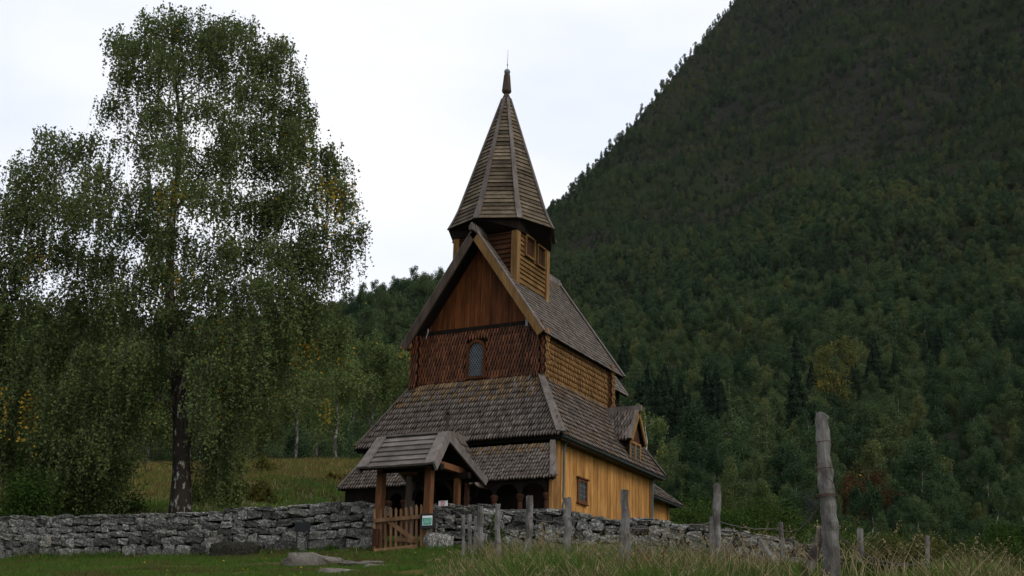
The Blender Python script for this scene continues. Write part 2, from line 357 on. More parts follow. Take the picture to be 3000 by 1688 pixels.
def polar_mesh(name, rs, azs, mat, closed=False):
    R, A = np.meshgrid(rs, np.radians(azs), indexing='ij')
    L = R*np.sin(A); D = R*np.cos(A); H = height(L.ravel(), D.ravel()).reshape(R.shape)
    X = CAM.x+rgt.x*L+FH.x*D; Y = CAM.y+rgt.y*L+FH.y*D; Z = CAM.z+H
    V = np.stack([X, Y, Z], -1).reshape(-1, 3); n, m = R.shape
    i, j = np.meshgrid(np.arange(n-1), np.arange(m-1), indexing='ij'); a = (i*m+j).ravel()
    F = np.stack([a, a+1, a+m+1, a+m], 1)[:, ::-1]
    return link(name, mesh_np(name, V, F, mat, smooth=True))
def ground_mat():
    m, t, b = mat_base('turf')
    n1 = noise(t, .45, 5, .6, coord='World'); n2 = noise(t, 5, 5, .7, coord='World'); n3 = noise(t, 1.7, 4, .6, coord='World')
    g = mixcol(t, n2, (.030, .060, .012), (.065, .115, .024))
    g = mixcol(t, ramp(t, n3, [(.5, 0.0), (.70, .85)]), g, (.075, .052, .03))
    dry = mixcol(t, n2, (.06, .042, .015), (.13, .09, .032))
    g = mixcol(t, ramp(t, n1, [(.45, 0.0), (.70, .8)]), g, dry)
    lnk(t, g, b.inputs['Base Color']); b.inputs['Roughness'].default_value = 1; b.inputs['Specular IOR Level'].default_value = 0
    bump(t, b, n2, .8, .06); return m
def mount_mat():
    m, t, b = mat_base('mountain_ground')
    n1 = noise(t, .012, 6, .6, coord='World'); n2 = noise(t, .12, 6, .7, coord='World')
    g = mixcol(t, n2, (.012, .017, .008), (.028, .034, .015))
    rock = mixcol(t, n2, (.013, .014, .010), (.036, .035, .026))
    g = mixcol(t, ramp(t, n1, [(.46, 0.0), (.56, 1.0)]), g, rock)
    lnk(t, g, b.inputs['Base Color']); b.inputs['Roughness'].default_value = 1; b.inputs['Specular IOR Level'].default_value = 0
    bump(t, b, n2, 1.0, 4); return m
azs = np.concatenate([np.linspace(-180, -44, 40), np.linspace(-42, 42, 300), np.linspace(44, 180, 40)])
gr = tag(polar_mesh('ground', np.concatenate([[.02], np.geomspace(1, 118, 210)]), azs, ground_mat()), kind='structure')
mo = tag(polar_mesh('mountain', np.geomspace(118, 2600, 240), np.concatenate([np.linspace(-180, -44, 40), np.linspace(-42, 42, 420), np.linspace(44, 180, 40)]), mount_mat()), kind='structure')

# ------------------------------------------------------------------ the church
church = empty('stave_church', (0, 0, 1.5))
tag(church, 'old brown wooden stave church with shingled roofs and pointed octagonal spire', 'church')
Z0 = 1.5
INV = Matrix.Translation((0, 0, -Z0))
def cpart(name, mb, mats, parent=None, smooth=False, off=True):
    o = mb.build(name, mats, None, smooth)
    o.parent = parent or church
    if parent is None and off: o.location = (0, 0, -Z0)
    return o
# shingle prototype outlines (x across -.5..+.5, y down 0..1)
SH = {'point': [(-.46, 0), (.46, 0), (.46, .58), (.28, .84), (0, 1.0), (-.28, .84), (-.46, .58)],
      'lance': [(-.46, 0), (.46, 0), (.47, .42), (.24, .78), (0, 1.0), (-.24, .78), (-.47, .42)],
      'round': [(-.48, 0), (.48, 0), (.48, .72), (.34, .93), (.0, 1.0), (-.34, .93), (-.48, .72)]}
_shm = {}
def shingle_geo(shape, w, L, th):
    pts = SH[shape]; n = len(pts)
    V = [(x*w, y*L, 0.0) for x, y in pts]+[(x*w*.9, y*L*(.98 if y > .5 else 1), th) for x, y in pts]
    F = [tuple(range(n, 2*n))]+[(i, (i+1) % n, (i+1) % n+n, i+n) for i in range(1, n)]
    return V, F
pieces = {'roof_shingle': [], 'wall_shingle': []}
def field(kind, parent, O, ex, ey, rows, rowh, w, left, right, pal, shape='point', th=.03, toprows=0, toppal=None, tilt=.10, skip=None, expo=1.55):
    """rows of shingles on a slope. O top-left reference, ex along, ey down slope (unit); left/right(t) extents at distance t down"""
    O, ex, ey = Vector(O), Vector(ex).normalized(), Vector(ey).normalized(); nz_ = ex.cross(ey).normalized()
    if nz_.z < -.01 or (abs(nz_.z) <= .01 and nz_.dot(CAM-O) < 0): nz_ = -nz_
    for r in range(rows):
        t = r*rowh; tm = t+rowh
        a, b = left(min(tm, rows*rowh)), right(min(tm, rows*rowh)); x = a+(w*.5 if r % 2 else 0)
        while x < b-w*.25:
            ww = w*(random.uniform(.96, 1.03) if shape == 'lance' else random.uniform(.9, 1.08))
            c = O+ex*(x+ww/2)+ey*(t+random.uniform(-.012, .012))+nz_*random.uniform(0, .008)
            if not (skip and skip(c+ey*rowh)):
                kk = .4 if shape == 'lance' else .6; ti = tilt+random.uniform(-.03, .04)*kk; sk_ = random.uniform(-.03, .03)*kk
                X = (ex+ey*sk_).normalized(); Y = (ey*cos(ti)+nz_*sin(ti)-ex*sk_).normalized(); Z = X.cross(Y)
                if Z.dot(nz_) < 0: Z = -Z
                P = pal if not (r < toprows and random.random() < .75*(1.0-r/(toprows+.01)*.8)) else toppal
                mt = random.choice(P)
                pieces[kind].append((c, X, Y, Z, shape, ww*(.84 if shape == 'lance' else .93 if shape == 'point' else .97), rowh*expo, th*random.uniform(.8, 1.2), mt, parent))
            x += w
def emit_pieces(kind, limit=300):
    L = pieces[kind]
    def score(p):
        c, X, Y, Z = p[:4]; v = CAM-(c+Y*p[6]*.8); f = Z.dot(v.normalized())
        if f <= 0.05: return 0
        x, y = pix(c)
        return p[5]*p[6]*f/v.length_squared
    L.sort(key=score, reverse=True)
    for p in L[:limit]:
        c, X, Y, Z, shape, w, ln, th, mt, par = p
        key = (shape, mt.name)
        if key not in _shm:
            V, F = shingle_geo(shape, 1, 1, 1); _shm[key] = mesh_np('shingle', np.array(V), F, [mt, M['edge_shade_ochre'] if mt in M['ochre'] else M['edge_shade_red'] if shape == 'lance' else M['edge']], [0]+[1]*(len(F)-1))
        Mx = Matrix(((X.x*w, Y.x*ln, Z.x*th, c.x), (X.y*w, Y.y*ln, Z.y*th, c.y), (X.z*w, Y.z*ln, Z.z*th, c.z), (0, 0, 0, 1)))
        o = link('shingle', _shm[key], par)
        o.matrix_local = Mx     # roof parts sit at world origin
    rest = L[limit:]
    mats = [M['edge'], M['edge_shade_red'], M['edge_shade_ochre']]; V = []; F = []; mi = []
    for p in rest:
        c, X, Y, Z, shape, w, ln, th, mt, par = p
        if mt not in mats: mats.append(mt)
        vs, fs = shingle_geo(shape, w, ln, th); b = len(V)
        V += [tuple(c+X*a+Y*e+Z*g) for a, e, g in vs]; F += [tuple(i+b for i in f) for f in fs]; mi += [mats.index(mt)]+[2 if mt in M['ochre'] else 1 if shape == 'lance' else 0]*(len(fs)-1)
    o = link(kind, mesh_np(kind, np.array(V), F, mats, mi), church); o.location = (0, 0, -Z0)
    tag(o, kind='stuff')
b1 = 2.57; A1 = 2.79; VA = -.405; VB = 6.876; HR = 13.15; HE = 9.117; V2 = 6.04; HW = 7.66; A2 = 4.0; V3 = -1.284; V4 = 8.06; HM = 5.267
# parts whose children carry world coordinates: keep them at world origin (child of church with -Z0)
def quad_slab(pts, th, m=0, mb=None):
    mb = mb or MB(); p = [Vector(q) for q in pts]; n = (p[1]-p[0]).cross(p[2]-p[0]).normalized()
    if n.z < 0: n = -n
    return mb.prism([q-n*th for q in p], n*(th-.012), m)
# --- nave roof
sl = Vector((A1, 0, HE-HR)); SL = sl.length; su = sl.normalized()
mb = MB()
quad_slab([(0, VA, HR), (A1, VA, HE), (A1, VB, HE), (0, VB, HR)], .10, 0, mb)
quad_slab([(0, VA, HR), (-A1, VA, HE), (-A1, VB, HE), (0, VB, HR)], .10, 0, mb)
nave_roof = cpart('nave_roof', mb, [M['dark']])
T = Vector((0, 1.775, 0)); ts = 1.288
def in_tower(c): return abs(c.x) < ts-.05 and abs(c.y-T.y) < ts-.05
field('roof_shingle', nave_roof, (0, VA+.06, HR), (0, 1, 0), su, 24, SL/24, .105, lambda t: 0, lambda t: VB-VA-.12, M['grey'], 'round', .022, 2, M['tan'], skip=in_tower)
field('roof_shingle', nave_roof, (0, VA+.06, HR), (0, 1, 0), Vector((-su.x, 0, su.z)), 18, SL/18, .20, lambda t: 0, lambda t: VB-VA-.12, M['grey'], 'round', .022, skip=in_tower)
nrm = Vector((-su.z, 0, su.x))
for vy, nm in ((VA, 'front'), (VB, 'back')):
    for sx in (1, -1):
        n_ = Vector((sx*nrm.x, 0, nrm.z)); d_ = Vector((sx*su.x, 0, su.z)); sgn = -1 if vy == VA else 1
        a_ = Vector((0, vy+sgn*.02, HR))-n_*.06; e_ = a_+d_*(SL+.08)
        mbx = MB().beam(a_, e_, .07, .27, n_); o = cpart('bargeboard', mbx, [M['verge_tan'] if sx > 0 and vy == VA else M['verge_dark'] if vy == VA else M['verge_grey']])
        mbx = MB().beam(a_+n_*.155-Vector((0, sgn*.06, 0)), e_+n_*.155-Vector((0, sgn*.06, 0)), .2, .035, n_); o = cpart('verge_board', mbx, [M['verge_grey']])
# ridge board with carved crest
for va, vb in ((VA-.28, T.y-ts+.02), (T.y+ts, VB+.06)):
    mb = MB().box((-.07, va, HR-.02), (.07, vb, HR+.17))
    n = int((vb-va)/.16)
    for k in range(n):
        y = va+.08+k*.16
        mb.prism([(-.03, y-.06, HR+.17), (-.03, y+.06, HR+.17), (-.03, y+.02, HR+.30), (-.03, y-.045, HR+.27)], (.06, 0, 0))
    cpart('ridge_crest', mb, [M['verge_grey']])
# --- nave upper walls
gv = .33; gz = at_v(1400, 959, gv).z
mb = MB().box((-b1, .0, HW-1.3), (b1, V2, 9.35)).prism([(-b1, gv+.04, 9.35), (b1, gv+.04, 9.35), (0, gv+.04, HR-.2)], (0, .10, 0)).prism([(-b1, V2-.15, 9.35), (b1, V2-.15, 9.35), (0, V2-.15, HR-.2)], (0, .12, 0))
nave_wall = cpart('nave_wall', mb, [M['dark']])
rh = .155
wl = lambda t: 0
WIN = (at_v(1372, 1000, 0), at_v(1424, 1110, 0))
def in_win(c): return WIN[0].x+.02 < c.x < WIN[1].x-.02 and c.z < WIN[0].z+.02 and c.y < .1
rows = 11
rh = (9.58-HW+.05)/rows
field('wall_shingle', nave_wall, (-b1, -.01, 9.58), (1, 0, 0), (0, 0, -1), rows, rh, .118, wl, lambda t: 2*b1, M['red'], 'lance', .034, skip=in_win, tilt=.15)
field('wall_shingle', nave_wall, (b1+.01, 0, 9.40), (0, 1, 0), (0, 0, -1), 9, (9.4-HW+.05)/9, .088, wl, lambda t: V2, M['ochre'], 'lance', .05, tilt=.2)
field('wall_shingle', nave_wall, (-b1-.01, 0, 9.40), (0, 1, 0), (0, 0, -1), 8, (9.4-HW+.05)/8, .2, wl, lambda t: V2, M['red'], 'lance', .034, tilt=.15)
# shingled corner pilasters
for ux in (-b1+.10, b1-.10):
    mb = MB().box((ux-.15, -.16, HW-.1), (ux+.15, .05, 9.45)); mbo = cpart('corner_pilaster', mb, [M['dark']])
    field('wall_shingle', mbo, (ux-.15, -.17, 9.5), (1, 0, 0), (0, 0, -1), 9, .21, .10, wl, lambda t: .3, M['red'], 'lance', .034, tilt=.15)
    field('wall_shingle', mbo, (ux+.16, -.17, 9.5), (0, 1, 0), (0, 0, -1), 9, .21, .09, wl, lambda t: .18, M['red'], 'lance', .034, tilt=.15)
for vy in (.12, V2-.12):
    mb = MB().box((b1-.02, vy-.14, HW-.1), (b1+.14, vy+.14, 9.3)); mbo = cpart('corner_pilaster', mb, [M['dark']])
    field('wall_shingle', mbo, (b1+.15, vy-.14, 9.35), (0, 1, 0), (0, 0, -1), 11, .16, .10, wl, lambda t: .28, M['ochre'], 'lance', .05, tilt=.2)
    field('wall_shingle', mbo, (b1-.02, vy-.15, 9.35), (1, 0, 0), (0, 0, -1), 11, .16, .09, wl, lambda t: .16, M['red'], 'lance', .034, tilt=.15)
# gable planks
x = -2.35; k = 0
sl2 = (HR-.22-HE)/A1
while x < 2.35:
    w = random.uniform(.14, .30); x2 = min(2.35, x+w); z0 = gz
    top = lambda q: HR-.16-abs(q)*(HR-HE)/A1
    ya = gv-.02-random.uniform(0, .02)
    pts = [(x+.006, ya, z0), (x2-.006, ya, z0), (x2-.006, ya, max(z0+.01, top(x2)))]
    if x < 0 < x2: pts.append((0, ya, top(0)))
    pts.append((x+.006, ya, max(z0+.01, top(x))))
    cpart('gable_plank', MB().prism(pts, (0, .06, 0)), [M['gable_plank']])
    x = x2
cpart('gable_beam', MB().box((-2.3, gv-.14, gz-.09), (2.45, gv+.02, gz)), [M['gate_post']])
cpart('gable_cornice', MB().box((-2.5, -.08, 9.50), (2.5, gv+.02, gz-.09)), [M['dark']])
# eave soffit / plate, brackets
for sx in (1, -1):
    cpart('wall_plate', MB().beam((sx*(b1+.08), VA+.1, 9.18), (sx*(b1+.08), VB-.1, 9.18), .14, .16), [M['verge_dark']])
cpart('corbel', MB().lathe((-b1-.12, -.25, 9.0), [(.06, 0), (.13, .05), (.15, .2), (.1, .3)], 10), [M['verge_tan']], smooth=True)
p = at_v(1546, 946, -.22)
cpart('floodlight', MB().box((p.x-.05, -.30, p.z-.13), (p.x+.05, -.16, p.z+.12)), [M['grey_paint']])
p = at_v(1251, 972, -.25)
cpart('iron_hook', MB().tube([(p.x-.03, -.25, p.z-.28), (p.x-.0, -.25, p.z-.16), (p.x+.04, -.25, p.z-.05), (p.x+.03, -.22, p.z+.1)], .02, 6), [M['grey_paint']])
# --- arched west window
def arch_pts(xa, xb, z0, zs, n=12):
    r = (xb-xa)/2; xc = (xa+xb)/2
    return [(xa, z0), (xb, z0)]+[(xc+r*cos(a), zs+r*1.15*sin(a)) for a in np.linspace(0, pi, n)]
xa, xb = WIN[0].x, WIN[1].x; z0 = WIN[1].z+.02; zs = WIN[0].z-(xb-xa)/2*1.15
outp = arch_pts(xa, xb, z0, zs); inp = arch_pts(xa+.09, xb-.09, z0+.09, zs)
mb = MB(); n = len(outp)
for i in range(n):
    j = (i+1) % n
    q = [outp[i], outp[j], inp[j], inp[i]]
    mb.prism([(a, -.12, b) for a, b in q], (0, .14, 0))
win = cpart('arched_window', mb, [M['gable_plank']])
o = cpart('pane', MB().prism([(a, -.05, b) for a, b in inp], (0, .02, 0)), [M['glass']], win)
mb = MB(); cx_ = (xa+xb)/2; r_ = (xb-xa)/2-.09
def inside(q): 
    x, z = q
    return abs(x-cx_) <= r_ and z >= z0+.09 and (z <= zs or ((x-cx_)/r_)**2+((z-zs)/(r_*1.15))**2 <= 1)
zt = zs+r_*1.2
for sgn in (1, -1):
    for c in np.arange(-3, 3, .15):
        seg = [(cx_+s_, (z0+zt)/2+c+sgn*1.45*s_) for s_ in np.linspace(-r_, r_, 25)]
        seg = [q for q in seg if inside(q)]
        if len(seg) > 2: mb.beam((seg[0][0], -.055, seg[0][1]), (seg[-1][0], -.06, seg[-1][1]), .02, .016, (0, 1, 0))
o = cpart('lead_lattice', mb, [M['lead']], win)
# --- aisle (lower) roof, four hips
mb = MB()
TW_ = [(-b1, 0, HW), (b1, 0, HW), (b1, V2, HW), (-b1, V2, HW)]; BW_ = [(-A2, V3, HM), (A2, V3, HM), (A2, V4, HM), (-A2, V4, HM)]
for i in range(4):
    j = (i+1) % 4; quad_slab([TW_[i], TW_[j], BW_[j], BW_[i]], .09, 0, mb)
aisle_roof = cpart('aisle_roof', mb, [M['dark']])
eyw = (Vector((0, V3, HM))-Vector((0, 0, HW))); Lw = eyw.length; dw = A2-b1
nr = 11
field('roof_shingle', aisle_roof, (-b1, 0, HW), (1, 0, 0), eyw, nr, Lw/nr, .108, lambda t: -dw*t/Lw+.04, lambda t: 2*b1+dw*t/Lw-.04, M['grey'], 'point', .058, 4, M['tan'], tilt=.17)
eys = (Vector((A2, 0, HM))-Vector((b1, 0, HW))); Ls = eys.length
field('roof_shingle', aisle_roof, (b1, 0, HW), (0, 1, 0), eys, 13, Ls/13, .105, lambda t: V3*t/Ls+.04, lambda t: V2+(V4-V2)*t/Ls-.04, M['grey'][1:]+M['tan'][:1], 'point', .058, 2, M['tan'], tilt=.17)
field('roof_shingle', aisle_roof, (-b1, 0, HW), (0, 1, 0), Vector((-eys.x, 0, eys.z)), 9, Ls/9, .2, lambda t: V3*t/Ls+.04, lambda t: V2+(V4-V2)*t/Ls-.04, M['grey'], 'point', .058)
def hip(a, b, w, m, name='hip_board', lift=.035):
    a, b = Vector(a), Vector(b)
    cpart(name, MB().beam(a+Vector((0, 0, lift)), b+Vector((0, 0, lift))+(b-a).normalized()*.06, w*.8, .05, (0, 0, 1), w2=w*1.15), [m])
hip(TW_[1], BW_[1], .30, M['verge_grey'], lift=.12); hip(TW_[0], BW_[0], .30, M['verge_grey'], lift=.12); hip(TW_[2], BW_[2], .26, M['verge_grey'], lift=.12); hip(TW_[3], BW_[3], .26, M['verge_grey'])
# base trim where roof meets wall
cpart('flashing_board', MB().box((-b1-.05, -.09, HW-.06), (b1+.05, -.01, HW+.02)), [M['column']])
cpart('flashing_board', MB().box((b1+.01, -.05, HW-.06), (b1+.09, V2+.05, HW+.02)), [M['ochre_siding']])
# gutter + soffit
cpart('fascia_board', MB().box((A2-.10, V3+.05, HM-.16), (A2-.02, V4-.05, HM-.03)), [M['verge_dark']])
cpart('fascia_board', MB().box((-A2+.02, V3+.04, HM-.17), (A2-.02, V3+.12, HM-.05)), [M['dark']])
cpart('soffit', MB().box((-A2+.1, V3+.1, HM-.14), (A2-.1, V4-.1, HM-.08)), [M['verge_dark']])
cpart('gutter', MB().tube([(A2+.045, V3+.1, HM-.06), (A2+.045, V4, HM-.10)], .05, 8), [M['gutter']])
AU = 3.60; AV0 = -.9; AV1 = 7.6
for vy, bend in ((AV0+.42, .1), (AV1-.1, .0)):
    cpart('downpipe', MB().tube([(A2-.12, vy, HM-.12), (AU+.20, vy, HM-.22), (AU+.17, vy, HM-.34), (AU+.15, vy, 3.3), (AU+.18, vy, 3.2), (AU+.14, vy, 3.05), (AU+.13, vy, 1.4)], .038, 8), [M['pipe']], smooth=True)
# --- aisle wall of standing planks
aisle_wall = cpart('aisle_wall', MB().box((-AU, AV0, 1.0), (AU-.03, AV1, 5.12)), [M['dark']])
pw0, pw1 = at_u(1688, 1400, AU), at_u(1715, 1480, AU)
y = AV0+.30
while y < AV1-.05:
    w = random.uniform(.22, .36); y2 = min(y+w, AV1-.02)
    pr = random.uniform(0, .018)
    cpart('wall_plank', MB().box((AU-.04, y+.008, 1.2), (AU+.01+pr, y2-.008, 5.12)), [M['ochre_plank']]); y = y2
cpart('corner_post', MB().tube([(AU-.04, AV0+.10, 1.2), (AU-.04, AV0+.10, 5.12)], .20, 10), [M['post_orange']])
cpart('corner_post', MB().box((AU-.14, AV1-.02, 1.2), (AU+.05, AV1+.14, 5.12)), [M['post_orange']])
# small aisle window
zt_, zb_ = pw0.z, pw1.z; ya, yb = min(pw0.y, pw1.y), max(pw0.y, pw1.y)
mb = MB(); X0, X1 = AU+.03, AU+.09
for a, b in (((X0, ya, zb_), (X1, ya+.09, zt_)), ((X0, yb-.09, zb_), (X1, yb, zt_)), ((X0, ya+.09, zt_-.09), (X1, yb-.09, zt_)), ((X0, ya+.09, zb_), (X1, yb-.09, zb_+.10)), ((X0, ya-.06, zt_), (X1+.05, yb+.06, zt_+.05)), ((X0, ya-.04, zb_-.04), (X1+.03, yb+.04, zb_))): mb.box(a, b)
w2 = cpart('aisle_window', mb, [M['gate_post']])
cpart('pane', MB().box((X0-.005, ya+.09, zb_+.1), (X0+.012, yb-.09, zt_-.09)), [M['glass2']], w2)
mb = MB()
for k in range(1, 5):
    y = ya+.09+(yb-ya-.18)*k/5; mb.box((X0+.02, y-.008, zb_+.1), (X0+.04, y+.008, zt_-.09))
for k in range(1, 4):
    z = zb_+.1+(zt_-zb_-.19)*k/4; mb.box((X0+.015, ya+.09, z-.007), (X0+.035, yb-.09, z+.007))
cpart('window_grille', mb, [M['lead']], w2)
# --- dormer
gd = 4.12
ap = at_u(1871, 1203, gd); lc = at_u(1850, 1285, gd); rc = at_u(1895, 1307, gd)
vm, za = ap.y, ap.z; hw = (rc.y-lc.y)/2; vm = (rc.y+lc.y)/2*.6+vm*.4; ze = (lc.z+rc.z)/2
mb = MB()
quad_slab([(b1, vm, za), (gd, vm, za), (gd, vm-hw, ze), (b1, vm-hw, ze)], .05, 0, mb); quad_slab([(b1, vm, za), (gd, vm, za), (gd, vm+hw, ze), (b1, vm+hw, ze)], .05, 0, mb)
dormer = cpart('dormer_roof', mb, [M['dark']])
dd = Vector((0, -hw, ze-za)); Ld = dd.length
field('roof_shingle', dormer, (b1, vm, za), (1, 0, 0), dd, 6, Ld/6, .125, lambda t: 0, lambda t: gd-b1-.16, M['grey'], 'point', .058)
field('roof_shingle', dormer, (b1, vm, za), (1, 0, 0), Vector((0, hw, ze-za)), 6, Ld/6, .125, lambda t: 0, lambda t: gd-b1-.16, M['grey'], 'point', .058)
for s_ in (-1, 1):
    nn = Vector((0, s_*(za-ze), hw)).normalized()
    cpart('bargeboard', MB().beam(Vector((gd, vm, za))-nn*.05, Vector((gd, vm+s_*hw, ze))-nn*.05, .06, .14, nn), [M['verge_tan']])
    cpart('verge_board', MB().beam(Vector((gd-.08, vm, za))+nn*.045, Vector((gd-.08, vm+s_*hw, ze))+nn*.045, .16, .03, nn), [M['verge_grey']])
cpart('ridge_board', MB().box((b1+.1, vm-.05, za-.02), (gd+.12, vm+.05, za+.20)), [M['verge_grey']])
fx = 3.97; hd = .52
wz0 = HM+(A2-fx)*(HW-HM)/(A2-b1)+.0
cpart('dormer_front', MB().prism([(fx, vm-hd, ze-.05), (fx, vm+hd, ze-.05), (fx, vm, za-.12)], (-.08, 0, 0)), [M['column']])
for s_ in (-1, 1):
    cpart('dormer_cheek', MB().prism([(fx-.02, vm+s_*hd, wz0), (fx-.02, vm+s_*hd, ze+.05), (2.9, vm+s_*hd, ze+.05), (2.9, vm+s_*hd, wz0+.9)], (0, -s_*.05, 0)), [M['dark']])
wnd = cpart('dormer_window', MB().box((fx-.06, vm-hd, wz0-.05), (fx+.02, vm-hd+.07, ze-.06)).box((fx-.06, vm+hd-.07, wz0-.05), (fx+.02, vm+hd, ze-.06)).box((fx-.06, vm-.04, wz0-.05), (fx+.025, vm+.04, ze-.06)).box((fx-.05, vm-hd, ze-.08), (fx+.03, vm+hd, ze-.0)).box((fx-.05, vm-hd, wz0-.06), (fx+.03, vm+hd, wz0+.02)), [M['post_orange']])
for s_ in (-1, 1):
    y0_, y1_ = sorted((vm+s_*.04, vm+s_*(hd-.07)))
    cpart('pane', MB().box((fx-.035, y0_, wz0), (fx-.02, y1_, ze-.08)), [M['glass2']], wnd)
    mb = MB()
    for k in range(1, 6):
        z = wz0+(ze-.08-wz0)*k/6; mb.box((fx-.018, y0_, z-.006), (fx-.01, y1_, z+.006))
    for k in range(1, 3):
        y = y0_+(y1_-y0_)*k/3; mb.box((fx-.018, y-.006, wz0), (fx-.01, y+.006, ze-.08))
    cpart('lead_lattice', mb, [M['lead']], wnd)
# --- west gallery: roof, arcade
g0, g1 = at_v(988, 1434, -2.07), at_v(1626, 1397, -2.07)
GL, GR, GE = g0.x, g1.x, (g0.z+g1.z)/2
gt = at_v(1628, 1290, -1.2)
GTz = 4.93; GTv = -1.36; GTr = gt.x; GTl = GL+(GR-GTr)*1.1+.25
eyg = Vector((0, -2.07-GTv, GE-GTz)); Lg = eyg.length
gallery_roof = cpart('gallery_roof', quad_slab([(GTl, GTv, GTz), (GTr, GTv, GTz), (GR, -2.07, GE), (GL, -2.07, GE)], .08), [M['dark']])
PA = at_v(1311, 1273, -2.62)                    # porch gable apex
PU = PA.x; PZ = PA.z; PH = .98
def in_porch(c): return abs(c.x-PU) < PH*(PZ-c.z)/(PZ-3.55)-.03 and c.z < PZ
field('roof_shingle', gallery_roof, (0, GTv, GTz), (1, 0, 0), eyg, 9, Lg/9, .108, lambda t: GTl+(GL-GTl)*t/Lg+.04, lambda t: GTr+(GR-GTr)*t/Lg-.05, M['grey'], 'point', .058, 2, M['tan'], tilt=.17, skip=in_porch)
hip((GTr-.03, GTv, GTz), (GR-.05, -2.08, GE), .22, M['verge_grey'], 'verge_board', .11); hip((GTl+.03, GTv, GTz), (GL+.05, -2.08, GE), .2, M['verge_grey'], 'verge_board', .11)
GF = -1.95
cpart('gallery_fascia', MB().box((GL+.12, GF-.06, GE-.06), (GR-.1, GF+.04, GE+.08)), [M['dark']])
cpart('gallery_floor', MB().box((GL+.2, GF, 1.3), (GR-.1, AV0, 1.62)), [M['dark']])
cpart('gallery_parapet', MB().box((GL+.25, GF-.03, 1.5), (PU-.9, GF+.05, 2.35)), [M['dark']])
cpart('gallery_parapet', MB().box((PU+.9, GF-.03, 1.5), (GR-.15, GF+.05, 2.35)), [M['dark']])
cpart('gallery_end_wall', MB().box((GL+.22, GF+.06, 1.4), (GL+.32, AV0, GE+.5)), [M['dark']])
xl = at_v(1013, 1480, GF).x; xr_ = at_v(1092, 1480, GF).x; n = 6
for k in range(n):
    a = xl+(xr_-xl)*k/n; cpart('wall_plank', MB().box((a+.004, GF-.04+random.uniform(0, .015), 1.3), (a+(xr_-xl)/n-.004, GF+.0, GE-.06)), [M['dark']])
colx = [at_v(x, 1450, GF).x for x in (1140, 1185, 1369, 1448, 1524, 1602)]
zc = at_v(1524, 1458, GF).z
def arcade_column(x, nm='gallery_column'):
    o = cpart(nm, MB().lathe((x, GF, 1.5), [(.07, 0), (.085, .1), (.075, zc-1.5-.1)], 10), [M['column']], smooth=True)
    cpart('capital', MB().lathe((x, GF, zc-.12), [(.075, 0), (.10, .02), (.085, .05), (.12, .12), (.135, .20), (.10, .23)], 12), [M['column']], o, smooth=True)
    return o
for x in colx: arcade_column(x)
cl = sorted(colx+[PU-.75, PU+.75, GR-.2, xr_])
for a, b in zip(cl[:-1], cl[1:]):
    if b-a < .35 or (a < PU < b): continue
    r = (b-a)/2-.05; c = (a+b)/2; zt = GE-.05; zsp = zc+.10
    pts = [(a, zt), (a, zsp)]+[(c-r*cos(t_), zsp+min(r, zt-zsp-.08)*sin(t_)) for t_ in np.linspace(0, pi, 9)]+[(b, zsp), (b, zt)]
    mb = MB(); arc = pts[1:-1]
    for i in range(len(arc)-1):
        p_, q_ = arc[i], arc[i+1]; mb.prism([(p_[0], GF-.03, p_[1]), (q_[0], GF-.03, q_[1]), (q_[0], GF-.03, zt), (p_[0], GF-.03, zt)], (0, .05, 0))
    cpart('arch_board', mb, [M['dark']])
cpart('corner_post', MB().box((GR-.24, GF-.05, 1.3), (GR-.13, GF+.05, GE-.05)), [M['post_orange']])
# porch
mb = MB(); PF = -2.62; PE = 3.55
quad_slab([(PU, PF, PZ), (PU, -1.0, PZ), (PU+PH, -1.0, PE), (PU+PH, PF, PE)], .05, 0, mb); quad_slab([(PU, PF, PZ), (PU, -1.0, PZ), (PU-PH, -1.0, PE), (PU-PH, PF, PE)], .05, 0, mb)
porch = cpart('porch_roof', mb, [M['dark']])
dp = Vector((PH, 0, PE-PZ)); Lp = dp.length
for s_ in (1, -1): field('roof_shingle', porch, (PU, PF+.05, PZ), (0, 1, 0), Vector((s_*dp.x, 0, dp.z)), 8, Lp/8, .11, lambda t: 0, lambda t: 1.0, M['grey'], 'point', .03)
for s_ in (1, -1):
    nn = Vector((s_*(PZ-PE), 0, PH)).normalized()
    cpart('bargeboard', MB().beam(Vector((PU, PF, PZ))+nn*.02, Vector((PU+s_*PH, PF, PE))+nn*.02, .06, .18, nn), [M['verge_grey']])
cpart('ridge_board', MB().box((PU-.06, PF, PZ-.02), (PU+.06, -1.3, PZ+.13)), [M['verge_grey']])
for s_ in (1, -1): cpart('porch_post', MB().box((PU+s_*.72-.06, PF+.1, 1.3), (PU+s_*.72+.06, PF+.22, PE+.2)), [M['column']])
fz = PZ+.1
cpart('carved_finial', MB().box((PU-.04, PF-.04, fz-.1), (PU+.04, PF+.04, fz+.18)).box((PU-.12, PF-.03, fz+.18), (PU+.12, PF+.03, fz+.24)).box((PU-.05, PF-.035, fz+.24), (PU+.05, PF+.035, fz+.42)).box((PU-.16, PF-.03, fz+.42), (PU+.16, PF+.03, fz+.50)).box((PU-.045, PF-.03, fz+.5), (PU+.045, PF+.03, fz+.68)).box((PU-.09, PF-.03, fz+.56), (PU+.09, PF+.03, fz+.62)), [M['verge_dark']])
